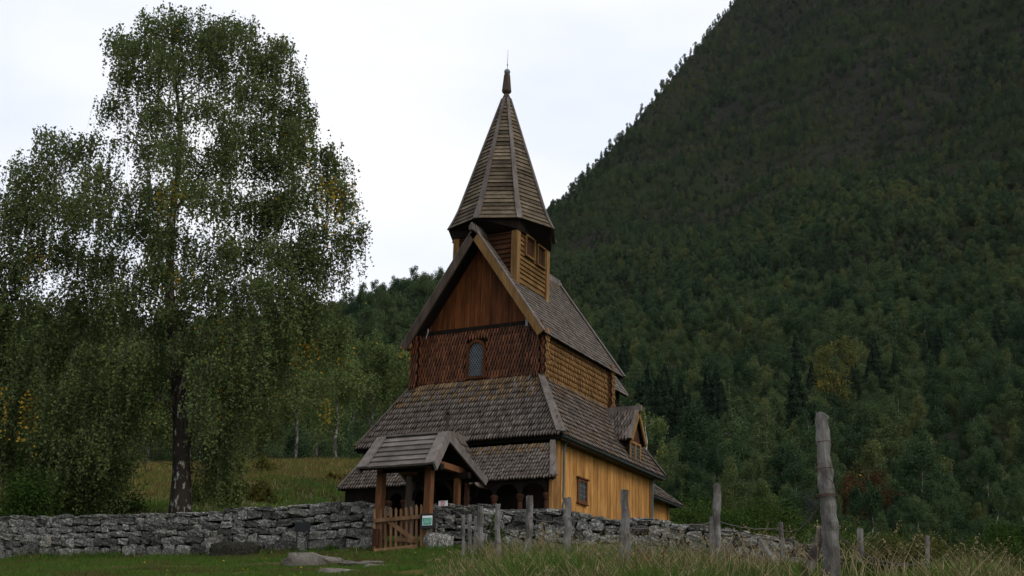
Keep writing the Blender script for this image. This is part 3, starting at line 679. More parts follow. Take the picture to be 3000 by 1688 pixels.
# --- chancel behind the nave (narrower, lower)
cv0, cv1 = V2+.1, 10.4
e1 = at_v(1828, 1155, cv1-.4)
cu_, cz_ = e1.x, e1.z
mb = MB(); rz_ = cz_+cu_*1.45
quad_slab([(0, V2-.1, rz_), (cu_, V2-.1, cz_), (cu_, cv1, cz_), (0, cv1, rz_)], .09, 0, mb); quad_slab([(0, V2-.1, rz_), (-cu_, V2-.1, cz_), (-cu_, cv1, cz_), (0, cv1, rz_)], .09, 0, mb)
chr_ = cpart('chancel_roof', mb, [M['dark']])
dch = Vector((cu_, 0, cz_-rz_)); Lch = dch.length
field('roof_shingle', chr_, (0, V2, rz_), (0, 1, 0), dch, 14, Lch/14, .14, lambda t: 0, lambda t: cv1-V2-.1, M['grey'], 'round', .025)
cpart('verge_board', MB().beam((0, cv1-.05, rz_+.03), (cu_+.03, cv1-.05, cz_+.03), .14, .06, (1, 0, 1)), [M['verge_grey']])
cpart('chancel_wall', MB().box((-cu_+.25, V2, 2), (cu_-.25, cv1-.3, cz_+.1)), [M['dark']])
e2 = at_v(1997, 1484, 12.3)
lu, lz = e2.x, e2.z
cw = cu_-.2; lt = 6.3
TC = [(cw, 7.8, lt), (cw, 10.6, lt), (0, 10.6, lt)]; BC = [(lu, 7.8, lz), (lu, 12.3, lz), (0, 12.3, lz)]
mb = MB(); quad_slab([TC[0], TC[1], BC[1], BC[0]], .08, 0, mb); quad_slab([TC[1], TC[2], BC[2], BC[1]], .08, 0, mb)
car = cpart('chancel_aisle_roof', mb, [M['dark']])
dl = Vector((lu-cw, 0, lz-lt)); Ll = dl.length
field('roof_shingle', car, (cw, 7.8, lt), (0, 1, 0), dl, 11, Ll/11, .14, lambda t: 0, lambda t: 2.8+1.7*t/Ll-.05, M['grey'], 'point', .058)
hip(TC[1], BC[1], .24, M['verge_grey'])
cpart('chancel_aisle_wall', MB().box((-lu+.5, 7.6, 1.0), (lu-.5, 11.8, lz+.2)), [M['dark']])
y = 7.7
while y < 11.7:
    w = random.uniform(.24, .34); cpart('wall_plank', MB().box((lu-.52, y+.004, 1.2), (lu-.44, y+w-.004, lz+.1)), [M['ochre_plank']]); y += w
cpart('corner_post', MB().box((lu-.56, 11.68, 1.2), (lu-.38, 11.86, lz+.05)), [M['post_orange']])
cpart('gutter', MB().tube([(lu+.02, 7.9, lz-.04), (lu+.02, 12.3, lz-.06)], .045, 7), [M['gutter']])
# --- tower
tb = 10.1
tower = cpart('tower_wall', MB().box((-ts+.05, T.y-ts+.05, tb), (ts-.05, T.y+ts-.05, 13.8)), [M['dark']])
LV = [(at_u(1536, 683, ts), at_u(1562, 770, ts)), (at_u(1570, 708, ts), at_u(1592, 798, ts))]
LV = [(a.y, b.y, (a.z+b.z)/2+.36, (a.z+b.z)/2-.36) for a, b in LV]
z = tb; hb = .175
while z < 13.45:
    h_ = hb*random.uniform(.85, 1.2)
    for side in range(4):
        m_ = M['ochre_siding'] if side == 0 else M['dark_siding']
        th = .05; lean = .03
        segs = [(-ts+.06, ts-.06)]
        if side == 0:
            cuts = [(a-T.y, b-T.y) for a, b, zt, zb in LV if z < zt and z+h_ > zb]
            for ca, cb in cuts:
                ns_ = []
                for s0, s1 in segs:
                    if cb <= s0 or ca >= s1: ns_.append((s0, s1)); continue
                    if ca-s0 > .02: ns_.append((s0, ca))
                    if s1-cb > .02: ns_.append((cb, s1))
                segs = ns_
        for s0, s1 in segs:
            ang = {0: 0, 1: -pi/2, 2: pi, 3: pi/2}[side]
            R_ = Matrix.Rotation(ang, 3, 'Z')
            pts = [R_@Vector((ts-.03, s0, z)), R_@Vector((ts-.03, s1, z)), R_@Vector((ts-.03, s1, z+h_+.02)), R_@Vector((ts-.03, s0, z+h_+.02))]
            vs = [R_@Vector((ts-.03, s0, z)), R_@Vector((ts-.03, s1, z)), R_@Vector((ts-.06, s1, z+h_+.02)), R_@Vector((ts-.06, s0, z+h_+.02)),
                  R_@Vector((ts+.03, s0, z)), R_@Vector((ts+.03, s1, z)), R_@Vector((ts-.03, s1, z+h_+.02)), R_@Vector((ts-.03, s0, z+h_+.02))]
            vs = [v+T for v in vs]
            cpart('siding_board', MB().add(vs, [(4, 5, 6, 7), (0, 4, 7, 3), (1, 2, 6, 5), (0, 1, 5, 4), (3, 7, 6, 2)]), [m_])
    z += h_
for sx in (-1, 1):
    for sy in (-1, 1):
        c = T+Vector((sx*(ts-.06), sy*(ts-.06), 0))
        m_ = M['verge_tan'] if sx > 0 else M['post_orange']
        cpart('corner_post', MB().box((c.x-.125, c.y-.125, tb), (c.x+.125, c.y+.125, 13.55)), [M['verge_tan'] if sx > 0 and sy > 0 else M['post_orange'] if sx < 0 else M['verge_tan']])
for a, b, zt, zb in LV:
    fr = MB()
    for p_, q_ in (((ts+.0, a, zb), (ts+.10, a+.06, zt)), ((ts+.0, b-.06, zb), (ts+.10, b, zt)), ((ts+.0, a, zt), (ts+.11, b, zt+.06)), ((ts+.0, a, zb-.06), (ts+.11, b, zb))): fr.box(p_, q_)
    lf = cpart('louvre_window', fr, [M['ochre_siding']])
    cpart('shutter', MB().box((ts-.05, a+.06, zb), (ts+.0, (a+b)/2-.01, zt)).box((ts-.05, (a+b)/2+.01, zb), (ts-.01, b-.06, zt)), [M['dark_siding']], lf)
# spire
HB = 13.726; ROCT = 2.089
prof = [(HB, ROCT), (14.1, 1.88), (14.5, 1.71), (19.5, .11)]
def rad(z): return float(np.interp(z, [p[0] for p in prof], [p[1] for p in prof]))
angs = [-pi/2+k*pi/4 for k in range(8)]
mb = MB(); n = 0
for i in range(len(prof)-1):
    (za_, ra), (zb2, rb) = prof[i], prof[i+1]
    for k in range(8):
        a0, a1 = angs[k], angs[(k+1) % 8]
        P_ = lambda a, r, z: (T.x+(r-.05)*cos(a), T.y+(r-.05)*sin(a), z)
        mb.add([P_(a0, ra, za_), P_(a1, ra, za_), P_(a1, rb, zb2), P_(a0, rb, zb2)], [(0, 1, 2, 3)])
spire = cpart('spire', mb, [M['dark']])
mb = MB(); c8 = [(T.x+(ROCT-.06)*cos(a), T.y+(ROCT-.06)*sin(a), HB-.01) for a in angs]
# square seat below, corners at odd vertices
q8 = []
for a in angs:
    c_, s__ = cos(a), sin(a); k_ = (ts+.10)/max(abs(c_), abs(s__)); q8.append((T.x+k_*c_, T.y+k_*s__, 13.32))
mb.add(c8+q8, [(k, k+8, (k+1) % 8+8, (k+1) % 8) for k in range(8)]+[tuple(range(15, 7, -1)), tuple(range(8))])
cpart('spire_soffit', mb, [M['dark']])
z = HB-.02
while z < 19.25:
    h_ = .178*random.uniform(.92, 1.08); z2 = min(z+h_, 19.3)
    for k in range(8):
        a0, a1 = angs[k], angs[(k+1) % 8]
        def Pt(a, r, zz): return Vector((T.x+r*cos(a), T.y+r*sin(a), zz))
        r0, r1 = rad(z), rad(z2+.02); e = .055+random.uniform(0, .015); dz = random.uniform(-.008, .008)
        s_ = 1/cos(pi/8)
        vs = [Pt(a0, r0+e, z+dz), Pt(a1, r0+e, z+dz), Pt(a1, r1-.0, z2+.03), Pt(a0, r1-.0, z2+.03), Pt(a0, r0-.04, z+dz+.01), Pt(a1, r0-.04, z+dz+.01)]
        o = cpart('spire_board', MB().add(vs, [(0, 1, 2, 3), (4, 5, 1, 0)]), [M['spire_board']], spire)
    z = z2
for k in range(8):
    a = angs[k]; pts = [Vector((T.x+(rad(z_)+.05)*cos(a), T.y+(rad(z_)+.05)*sin(a), z_)) for z_ in (HB-.04, 14.1, 14.5, 19.42)]
    rd = Vector((cos(a), sin(a), .3)).normalized(); mb = MB()
    for i in range(3): mb.beam(pts[i], pts[i+1], .20 if i == 2 else .22, .05, rd, w2=.10 if i == 2 else (.20 if i == 1 else .22))
    cpart('spire_hip_board', mb, [M['verge_grey']], spire)
cpart('finial_post', MB().lathe((T.x, T.y, 19.35), [(.12, 0), (.17, .12), (.09, .30), (.16, .36), (.20, .42), (.19, .48), (.13, 1.12), (.11, 1.16)], 8), [M['verge_dark']])
cpart('finial_ball', MB().lathe((T.x, T.y, 20.62), [(.02, -.125)]+[(.125*sin(t_), -.125*cos(t_)) for t_ in np.linspace(.3, pi-.2, 9)], 16), [M['grey_paint'] if False else M['lead']], smooth=True)
cpart('lightning_rod', MB().tube([(T.x, T.y, 20.7), (T.x+.01, T.y, 21.6)], [.012, .005], 5).lathe((T.x, T.y, 20.9), [(.01, 0), (.035, .03), (.01, .06)], 8), [M['iron']])
emit_pieces('roof_shingle'); emit_pieces('wall_shingle')

# ------------------------------------------------------------------ lych gate
GZ = GATE0.z
def gp(px, py): return at_v(px, py, GATE0.y)
gu0 = gp(1106, 1618).x; gu1 = gp(1250, 1600).x; DV = 1.25
top = gp(1106, 1375).z
lg = empty('lych_gate', (GATE0.x, GATE0.y, GZ)); tag(lg, 'small roofed wooden entrance gateway in the stone wall, in front of the church', 'gateway')
def gpart(name, mb, m, parent=None):
    o = mb.build(name, m if isinstance(m, list) else [m], None); o.parent = parent or lg
    if parent is None: o.location = -Vector((GATE0.x, GATE0.y, GZ))
    return o
g_v = GATE0.y
for (uu, vv, m_, w_) in ((gu0, g_v, M['gate_post'], .17), (gu1, g_v, M['gate_post'], .165), (gu0, g_v+DV, M['verge_dark'], .17), (gu1, g_v+DV, M['gate_post'], .13)):
    gpart('post', MB().beam((uu, vv, GZ-.5), (uu+random.uniform(-.01, .01), vv, top+.05), w_*1.05, w_, (0, 1, 0), w2=w_*.92), m_)
el = gp(1052, 1372); er = gp(1272, 1362)
evf = g_v-.55; evb = g_v+DV+.55; vmid = (evf+evb)/2
eL = at_v(1054, 1371, evf); eR = at_v(1270, 1364, evf); apx = at_v(1310, 1274, vmid); apl = at_v(1113, 1288, vmid)
ue0, ue1, zE = eL.x, eR.x, (eL.z+eR.z)/2; zA = (apx.z+apl.z)/2
ur0, ur1 = apl.x, apx.x
mb = MB(); 
slope = Vector((0, evf-vmid, zE-zA)); LS = slope.length
nF = Vector((0, -(zA-zE), (vmid-evf))).normalized(); nB = Vector((0, (zA-zE), (vmid-evf))).normalized()
quad_slab([(ur0, vmid, zA), (ur1, vmid, zA), (ue1, evf, zE), (ue0, evf, zE)], .05, 0, mb); quad_slab([(ur0, vmid, zA), (ur1, vmid, zA), (ue1, evb, zE), (ue0, evb, zE)], .05, 0, mb)
gr_ = gpart('roof', mb, M['dark'])
nb = 6
for f, (ev, nn) in enumerate(((evf, nF), (evb, nB))):
    for k in range(nb):
        t0, t1 = k/nb-.02, (k+1)/nb
        def Q(t, lr, off): return Vector((((ur0, ur1)[lr])*(1-t)+((ue0, ue1)[lr])*t, vmid+(ev-vmid)*t, zA+(zE-zA)*t))+nn*off
        vs = [Q(t0, 0, .0), Q(t0, 1, .0), Q(t1, 1, .0), Q(t1, 0, .0), Q(t0, 0, .012), Q(t0, 1, .012), Q(t1, 1, .05), Q(t1, 0, .05)]
        gpart('roof_board', MB().add(vs, [(0, 3, 2, 1), (4, 5, 6, 7), (0, 1, 5, 4), (2, 3, 7, 6), (0, 4, 7, 3), (1, 2, 6, 5)]), M['board_grey'], gr_)
    for lr in (0, 1):
        a_, b_ = Q(0, lr, .06), Q(1.03, lr, .06); ins = Vector((.08 if lr == 0 else -.08, 0, 0))
        gpart('verge_board', MB().beam(a_+ins, b_+ins, .24, .04, nn), M['verge_grey'])
        gpart('bargeboard', MB().beam(a_-nn*.10-ins*.4, b_-nn*.10-ins*.4, .05, .18, nn), M['verge_grey'])
gpart('ridge_board', MB().box((ur0+.1, vmid-.06, zA+.04), (ur1-.1, vmid+.06, zA+.09)), M['board_grey'])
for uu in (gu0, gu1): gpart('tie_beam', MB().box((uu-.07, evf+.3, top+.03), (uu+.07, evb-.3, top+.17)), M['gate_post'])
for vv in (g_v, g_v+DV): gpart('wall_plate', MB().box((ue0+.2, vv-.07, top-.10), (ue1-.1, vv+.07, top+.03)), M['dark'])
for uu, sg in ((gu0, 1), (gu1, -1)):   # curved braces
    pts = [(uu+sg*.08, g_v+DV, top-.55), (uu+sg*.16, g_v+DV, top-.35), (uu+sg*.34, g_v+DV, top-.15), (uu+sg*.5, g_v+DV, top-.08)]
    gpart('brace', MB().tube(pts, .05, 5), M['dark'])
# picket gate
pgt = empty('picket_gate', (gu0, g_v-.12, GZ)); tag(pgt, 'closed wooden picket gate between the two front posts of the roofed gateway', 'gate')
def ppart(name, mb, m):
    o = mb.build(name, [m], None); o.parent = pgt; o.location = -Vector((gu0, g_v-.12, GZ)); return o
pv = g_v-.14
tr0, tr1 = at_v(1095, 1526, pv), at_v(1232, 1514, pv); br0, br1 = at_v(1096, 1616, pv), at_v(1220, 1602, pv)
ppart('rail', MB().beam(tr0, tr1, .04, .085, (0, 0, 1)), M['picket']); ppart('rail', MB().beam(br0, br1, .04, .10, (0, 0, 1)), M['picket'])
ppart('rail', MB().beam(at_v(1160, 1580, pv+.03), at_v(1222, 1585, pv+.03), .03, .09, (0, 0, 1)), M['picket'])
ppart('diagonal_brace', MB().beam(tr0+Vector((.35, .04, 0)), br1+Vector((0, .04, .1)), .03, .09, (0, 0, 1)), M['picket'])
for px_ in (1098, 1115, 1129, 1144.5, 1159.5, 1175, 1190.5, 1205, 1220, 1234):
    a = at_v(px_, 1628-(px_-1098)*.16, pv+.045); b = at_v(px_+random.uniform(-1, 1), 1497-(px_-1098)*.09+random.uniform(-5, 4), pv+.045); w = .06
    if px_ == 1115: b = at_v(px_, 1492, pv+.045)
    hx = w/2
    ppart('picket', MB().prism([(a.x-hx, a.y, a.z), (a.x+hx, a.y, a.z), (b.x+hx, b.y, b.z-.03), (b.x-hx*.2, b.y, b.z+.03), (b.x-hx, b.y, b.z)], (0, .022, 0)), M['picket'])
ppart('lock_board', MB().box((tr0.x+.0, pv-.03, br0.z+.12), (tr0.x+.17, pv-.0, br0.z+.50)), M['column'])
# ------------------------------------------------------------------ signs
def sign_info():
    d = 28.2; c = at_d(1254, 1527, d); g = at_d(1256, 1612, d); s = empty('information_sign', (c.x, c.y, g.z))
    tag(s, 'small green and white information sign on a grey post beside the roofed gateway', 'sign')
    ez = Vector((0, 0, 1)); ex = Vector((1, .0, 0)); ey = ex.cross(ez)
    off = -Vector((c.x, c.y, g.z))
    def sp(name, mb, m, par=None):
        o = mb.build(name, m if isinstance(m, list) else [m], None); o.parent = par or s
        if par is None: o.location = off
        return o
    sp('post', MB().box((c.x-.05, c.y+.03, g.z-.4), (c.x+.04, c.y+.09, c.z-.1)), M['grey_paint2'])
    f = MB().frame(c, ex*.185, Vector((0, .03, 0)), ez*.16); board = sp('board', f, M['iron'])
    y = c.y-.035
    sp('panel', MB().box((c.x-.125, y, c.z-.095), (c.x+.125, y+.006, c.z+.115)), M['white'], board)
    sp('green_print', MB().box((c.x-.113, y-.004, c.z-.083), (c.x+.113, y+.002, c.z+.07)), M['sign_green'], board)
    mb = MB()
    for i, x in enumerate((-.09, -.055, -.02, .012, .045, .08)):
        h = (.05, .08, .07, .09, .06, .085)[i]; mb.box((c.x+x-.008, y-.007, c.z-.06+(i % 2)*.012), (c.x+x+.008, y-.003, c.z-.06+h+(i % 2)*.03))
    for k in range(3): mb.box((c.x-.07+k*.06, y-.007, c.z+.03), (c.x-.03+k*.06, y-.003, c.z+.037))
    sp('printed_figures', mb, M['sign_lt'], board)
M['grey_paint2'] = wood('grey_square_post', (.10, .11, .09), (.17, .18, .15)); M['white'] = plain('white_panel', (.75, .76, .76), .5, var=.05)
M['sign_green'] = plain('sign_green', (.05, .30, .20), .5, var=.25, scale=14); M['sign_lt'] = plain('sign_print', (.30, .50, .42), .5)
M['sign_red'] = plain('red_print', (.6, .08, .06), .5); M['plaque'] = plain('dark_plaque', (.025, .027, .028), .9, spec=.05)
sign_info()
c = at_v(1297.5, 1475, g_v+.35); nz_s = empty('notice_board', (c.x, c.y, c.z))
tag(nz_s, 'small white notice with a red ring propped on the wall beside the gateway', 'notice')
o = MB().box((-.115, 0, -.06), (.115, .012, .06)).build('board', [M['white']], nz_s)
mb = MB()
for k in range(14):
    a0, a1 = 2*pi*k/14, 2*pi*(k+1)/14
    mb.prism([(.05*cos(a0), -.006, .05*sin(a0)-.005), (.05*cos(a1), -.006, .05*sin(a1)-.005), (.036*cos(a1), -.006, .036*sin(a1)-.005), (.036*cos(a0), -.006, .036*sin(a0)-.005)], (0, .004, 0))
mb.beam((-.03, -.004, .025), (.03, -.004, -.035), .008, .004, (0, 1, 0))
mb.build('prohibition_ring', [M['sign_red']], nz_s)
mb = MB()
for k in range(3): mb.box((-.10, -.004, .045-k*.0), (.10, -.001, .05))
mb.build('printed_line', [M['iron']], nz_s)
def plaque():
    d = 29.9; a = at_d(856, 1530, d); b = at_d(918, 1556, d); c = (a+b)/2; g = ground_h(c)
    s = empty('dark_plaque_board', (c.x, c.y, g)); tag(s, 'blank dark plaque on two thin legs standing in front of the stone wall', 'plaque')
    w = (b-a).length/2*.8
    MB().box((-w, -.02, c.z-g-.12), (w, .01, c.z-g+.10)).build('panel', [M['plaque']], s)
    for sx in (-.75, .75): MB().box((sx*w-.012, .012, -.1), (sx*w+.012, .03, c.z-g+.05)).build('leg', [M['iron']], s)
plaque()

# ------------------------------------------------------------------ dry stone walls
def stone_mesh(seed, n=3):
    r = random.Random(seed); V = []; F = []
    # rounded box from subdivided cube faces
    idx = {}
    def vid(a, b, c):
        k = (a, b, c)
        if k in idx: return idx[k]
        p = Vector((a/n*2-1, b/n*2-1, c/n*2-1)); q = p.normalized(); pw = Vector([math.copysign(abs(x)**.55, x) for x in p])
        mixp = p*.74+q*.36
        mixp.x *= 1+(.16 if mixp.z > 0 else -.10)*tx; mixp.z *= 1+.22*tz*mixp.x; mixp.z += .12*r.uniform(-1, 1)*(abs(mixp.x) > .5)
        mixp += Vector((r.uniform(-1, 1), r.uniform(-1, 1), r.uniform(-1, 1)))*.15
        idx[k] = len(V); V.append(tuple(mixp)); return idx[k]
    tx, tz = r.uniform(-1, 1), r.uniform(-1, 1)
    for ax in range(3):
        for s_ in (0, n):
            for i in range(n):
                for j in range(n):
                    q = []
                    for di, dj in ((0, 0), (1, 0), (1, 1), (0, 1)):
                        k = [0, 0, 0]; k[ax] = s_; k[(ax+1) % 3] = i+di; k[(ax+2) % 3] = j+dj; q.append(vid(*k))
                    F.append(tuple(q if s_ else q[::-1]))
    return mesh_np('stone', np.array(V), F, M['stone'], smooth=False)
STONES = [stone_mesh(s_, 3) for s_ in range(18)]

def interp_line(line, px):
    xs = [a[0] for a in line]; return np.interp(px, xs, [a[1] for a in line]), np.interp(px, xs, [a[2] for a in line])
def dry_wall(line, tops, label, big=()):
    root = empty('stone_wall', at_d(line[0][0], line[0][1], line[0][2])); tag(root, label, 'wall', 'dry stone walls of the churchyard')
    # sample path
    xs = np.linspace(line[0][0], line[-1][0], 160)
    base = []; topz = []
    for x in xs:
        y, d = interp_line(line, x); b = at_d(x, y, d); l, dd, _ = ld(b); b.z = CAM.z+float(height(l, dd)[0])-.03; base.append(b)
        ty = np.interp(x, [a[0] for a in tops], [a[1] for a in tops]); topz.append(at_d(x, ty, d).z)
    arc = [0]
    for i in range(1, len(base)): arc.append(arc[-1]+(Vector(base[i].to_2d())-Vector(base[i-1].to_2d())).length)
    Ltot = arc[-1]
    def P(s): return Vector((np.interp(s, arc, [b.x for b in base]), np.interp(s, arc, [b.y for b in base]), np.interp(s, arc, [b.z for b in base])))
    def Tz(s): return float(np.interp(s, arc, topz))
    # core
    mb = MB(); k = 60
    for i in range(k):
        s0, s1 = Ltot*i/k, Ltot*(i+1)/k; a, b = P(s0), P(s1); t_ = (b-a); t_.z = 0; t_.normalize(); n_ = Vector((-t_.y, t_.x, 0))
        if n_.dot(FH) < 0: n_ = -n_
        za, zb = Tz(s0)-.16, Tz(s1)-.16
        pa, pb = a+n_*.16, b+n_*.16
        mb.add([(pa.x, pa.y, a.z-.5), (pb.x, pb.y, b.z-.5), (pb.x+n_.x*.5, pb.y+n_.y*.5, b.z-.5), (pa.x+n_.x*.5, pa.y+n_.y*.5, a.z-.5),
                (pa.x, pa.y, za), (pb.x, pb.y, zb), (pb.x+n_.x*.5, pb.y+n_.y*.5, zb), (pa.x+n_.x*.5, pa.y+n_.y*.5, za)], [(0, 1, 5, 4), (4, 5, 6, 7), (3, 7, 6, 2)])
    o = mb.build('rubble_core', [M['stone_dark']], None); o.parent = root; o.location = -root.location; tag(o, kind='stuff')
    recs = []
    s = 0.0
    # courses: stack columns of irregular stones with wavy course heights
    hmax = max(Tz(q)-P(q).z for q in np.linspace(0, Ltot, 30))
    rel = 0.0; c = 0
    while rel < 1.0:
        ch = random.uniform(.155, .25)*(1.3 if c == 0 else 1.15 if c == 1 else .95)/1.15
        s = random.uniform(-.2, 0)
        while s < Ltot+.1:
            w = random.choice((.18, .22, .26, .3, .36, .44, .56))*random.uniform(.8, 1.15)*(1.25 if c < 2 else 1)
            sm = min(max(s+w/2, 0), Ltot); b = P(sm); H = Tz(sm)-b.z
            z0 = b.z+rel*H+fbm(np.array([sm*2.0]), np.array([rel*3]), 5, 2)[0]*.035; hh = ch*H/1.02*random.uniform(.9, 1.15)
            if rel+ch > 1: hh = min(hh, max(.09, (1.04-rel)*H))
            recs.append((sm, z0+hh/2, w, hh, random.uniform(-.05, .05), c)); s += w*1.0
        rel += ch*.95/1.0; c += 1
    # top scatter
    s = 0
    while s < Ltot:
        w = random.uniform(.18, .5)
        if random.random() < .7: recs.append((s, Tz(s)+random.uniform(-.03, .04), w, random.uniform(.07, .13), random.uniform(-.02, .12), 99))
        s += w
    objs = []
    for sm, zc_, w, hh, off_, c in recs:
        b = P(sm); t_ = P(min(sm+.1, Ltot))-P(max(sm-.1, 0)); ang = atan2(t_.y, t_.x)
        n_ = Vector((-t_.y, t_.x, 0)).normalized()
        if n_.dot(FH) < 0: n_ = -n_
        p_ = b+n_*(.08+off_*.6+.10*(zc_-b.z)); p_.z = zc_
        fit = random.uniform(.84, .97); hh *= random.uniform(.75, 1.08)
        Mx = Matrix.Translation(p_-root.location)@Matrix.Rotation(ang, 4, 'Z')@Matrix.Rotation(random.uniform(-.12, .12), 4, 'Y')@Matrix.Diagonal((w*.5*fit, random.uniform(.13, .2), hh*.5*1.06*fit, 1))
        objs.append((Mx, w*hh, p_))
    inview = [o for o in objs if -60 < pix(o[2])[0] < 3060]
    inview.sort(key=lambda q: -q[1]); keep = inview[:300]; ks = set(map(id, keep)); rest = [q for q in objs if id(q) not in ks]
    for Mx, a_, p_ in keep:
        o = link('stone', random.choice(STONES), root); o.matrix_local = Mx
    V = []; F = []
    for Mx, a_, p_ in rest:
        me = random.choice(STONES); bse = len(V); V += [tuple(Mx@v.co) for v in me.vertices]; F += [tuple(i+bse for i in pl.vertices) for pl in me.polygons]
    # rear face and top fill
    k = 260
    for i in range(k):
        sm = random.uniform(0, Ltot); b = P(sm); t_ = P(min(sm+.1, Ltot))-P(max(sm-.1, 0)); ang = atan2(t_.y, t_.x); n_ = Vector((-t_.y, t_.x, 0)).normalized()
        if n_.dot(FH) < 0: n_ = -n_
        p_ = b+n_*(.30+random.random()*.4); p_.z = Tz(sm)-random.uniform(.02, .12)
        Mx = Matrix.Translation(p_-root.location)@Matrix.Rotation(ang+random.uniform(-.4, .4), 4, 'Z')@Matrix.Diagonal((random.uniform(.1, .24), random.uniform(.1, .18), random.uniform(.05, .09), 1))
        me = random.choice(STONES); bse = len(V); V += [tuple(Mx@v.co) for v in me.vertices]; F += [tuple(i+bse for i in pl.vertices) for pl in me.polygons]
    o = link('stone', mesh_np('stone', np.array(V), F, M['stone']), root); tag(o, kind='stuff')
    print('wall stones', len(keep), len(rest), 'len', round(Ltot, 1))
TOP_L = [(-420, 1540), (0, 1520), (234, 1516), (400, 1512), (520, 1507), (640, 1505), (700, 1495), (850, 1490), (950, 1480), (1020, 1477), (1085, 1482)]
TOP_R = [(1262, 1484), (1330, 1482), (1400, 1481), (1470, 1496), (1560, 1498), (1650, 1500), (1700, 1514), (1800, 1528), (1850, 1523), (1920, 1531), (2000, 1545), (2080, 1544), (2123, 1552), (2228, 1570), (2337, 1592), (2430, 1625)]
dry_wall(WALL_L, TOP_L, 'grey lichened dry stone wall running left from the roofed gateway under the big birch')
dry_wall(WALL_R, TOP_R, 'grey dry stone wall running right from the gateway below the ochre church wall')
# boulder and slabs
def rock(name, px, py, d, sx, sy, sz, label, cat, rz=0, mat='slab', group=None, sink=.3):
    p_ = at_d(px, py, d); p_.z = ground_h(p_)
    me = stone_mesh(int(px)+99, 5)
    V = np.array([v.co for v in me.vertices]); V *= np.array([sx, sy, sz]); V[:, 2] += fbm(V[:, 0]*3, V[:, 1]*3, 4, 3)*.03*sz
    F = [tuple(pl.vertices) for pl in me.polygons]
    o = link(name, mesh_np(name, V, F, M[mat], smooth=True)); o.location = (p_.x, p_.y, p_.z-sz*sink+sz*.4); o.rotation_euler = (0, 0, YAW+rz)
    return tag(o, label, cat, group)
rock('boulder', 922, 1642, 26.8, .55, .42, .22, 'rounded pale boulder lying in the grass left of the gateway', 'boulder', .2, sink=.6)
rock('boulder', 690, 1622, 30.7, .55, .28, .34, 'large dark mossy boulder at the foot of the left stone wall', 'boulder', -.1, 'moss', sink=.6)
rock('boulder', 1285, 1590, 28.45, .27, .2, .22, 'angular pale block at the wall end right of the picket gate', 'boulder', .3, 'stone', sink=.2)
rock('stepping_stone', 1065, 1648, 25.9, .42, .2, .05, 'flat pale slab in the path, nearest of the slabs to the gate', 'slab', 0, group='flat slabs in the path', sink=.15)
rock('stepping_stone', 1000, 1676, 23.8, .38, .2, .05, 'flat pale slab at the bottom of the path', 'slab', .1, group='flat slabs in the path', sink=.15)
rock('stepping_stone', 1105, 1656, 25.2, .22, .12, .04, 'small brown slab in the path between the two larger slabs', 'slab', .1, group='flat slabs in the path', sink=.15)
# ------------------------------------------------------------------ fence posts
def post(px, ytop, wpx, d, ybot=1720, lean=0, label='', rough=.22, name='fence_post', mat='old_post', big=False, square=False):
    t = at_d(px, ytop, d); b = at_d(px+lean, ybot, d); g = ground_h(b)
    k = (t.z-g)/(t.z-b.z) if abs(t.z-b.z) > 1e-3 else 1
    b = t+(b-t)*k; b.z = g; r = wpx/2/FPX*(d/cos(PITCH))*1.0
    o = empty(name, b) if big else None
    mb = MB(); n = 26 if big else 12; pts = []; rr = []
    rs = random.Random(px)
    for i in range(n):
        f = i/(n-1); q = (b-Vector((0, 0, .3)))*(1-f)+t*f; q += Vector((rs.uniform(-1, 1), rs.uniform(-1, 1), 0))*r*rough*(.35 if big else 1)
        if big: q += rgt*(sin(f*5.0)*r*.35-.0)
        pts.append(q-b); rr.append(r*(1.28-.36*f if big else 1.05-.12*f)*rs.uniform(1-rough*(.25 if big else .7), 1+rough*(.25 if big else .7)))
    ns = 4 if square else 11
    bm = len(mb.v); mb.tube(pts, rr, ns)
    if not square:
        V = np.array(mb.v); ctr = np.repeat(np.array([tuple(p_) for p_ in pts]), ns, axis=0); dv = V-ctr
        ang = np.tile(np.arange(ns), n); prof_ = np.array([rs.uniform(.74, 1.16) for _ in range(ns)]); V = ctr+dv*prof_[ang][:, None]*np.array([rs.uniform(.90, 1.09) for _ in range(len(V))])[:, None]
        V[-ns:, 2] += np.array([rs.uniform(-.5, .5) for _ in range(ns)])*r*.5; mb.v = [tuple(v) for v in V]
    if big:
        o2 = mb.build('post', [M[mat]], o, smooth=False); tag(o, label, 'fence post', 'wooden fence posts in the tall grass'); return o, t, b
    o = mb.build(name, [M[mat]], None); o.location = b; tag(o, label, 'fence post', 'wooden fence posts in the tall grass'); return o, t, b
PO = []
PO.append(post(1357, 1510, 12, 25.5, 1600, 2, 'short split grey stake, leftmost of the little stakes by the wall right of the gate'))
PO.append(post(1376, 1507, 11, 25.2, 1600, 1, 'short split grey stake, second from the left by the wall right of the gate'))
PO.append(post(1393, 1513, 10, 25.0, 1600, -1, 'short split grey stake, third from the left by the wall right of the gate'))
PO.append(post(1407, 1484, 15, 24.5, 1620, 3, 'thin grey fence post just right of the three short stakes'))
PO.append(post(1457, 1477, 16, 23.5, 1615, 2, 'grey fence post standing beside the small leafy plant at the wall'))
PO.append(post(1553, 1453, 19, 22.5, 1575, -4, 'grey fence post in front of the dark arcade, with a slanting flat top'))
PO.append(post(1661, 1459, 22, 20.0, 1690, 6, 'ragged grey fence post in front of the church corner and its left downpipe'))
PO.append(post(1832, 1437, 27, 17.8, 1690, 0, 'thick lichened fence post in front of the ochre plank wall'))
PO.append(post(2098, 1419, 23, 18.5, 1690, 4, 'tall split grey fence post against the forest, right of the church'))
PO.append(post(2083, 1514, 13, 20.5, 1690, 0, 'lower dark fence post tucked against the left of the tall split post'))
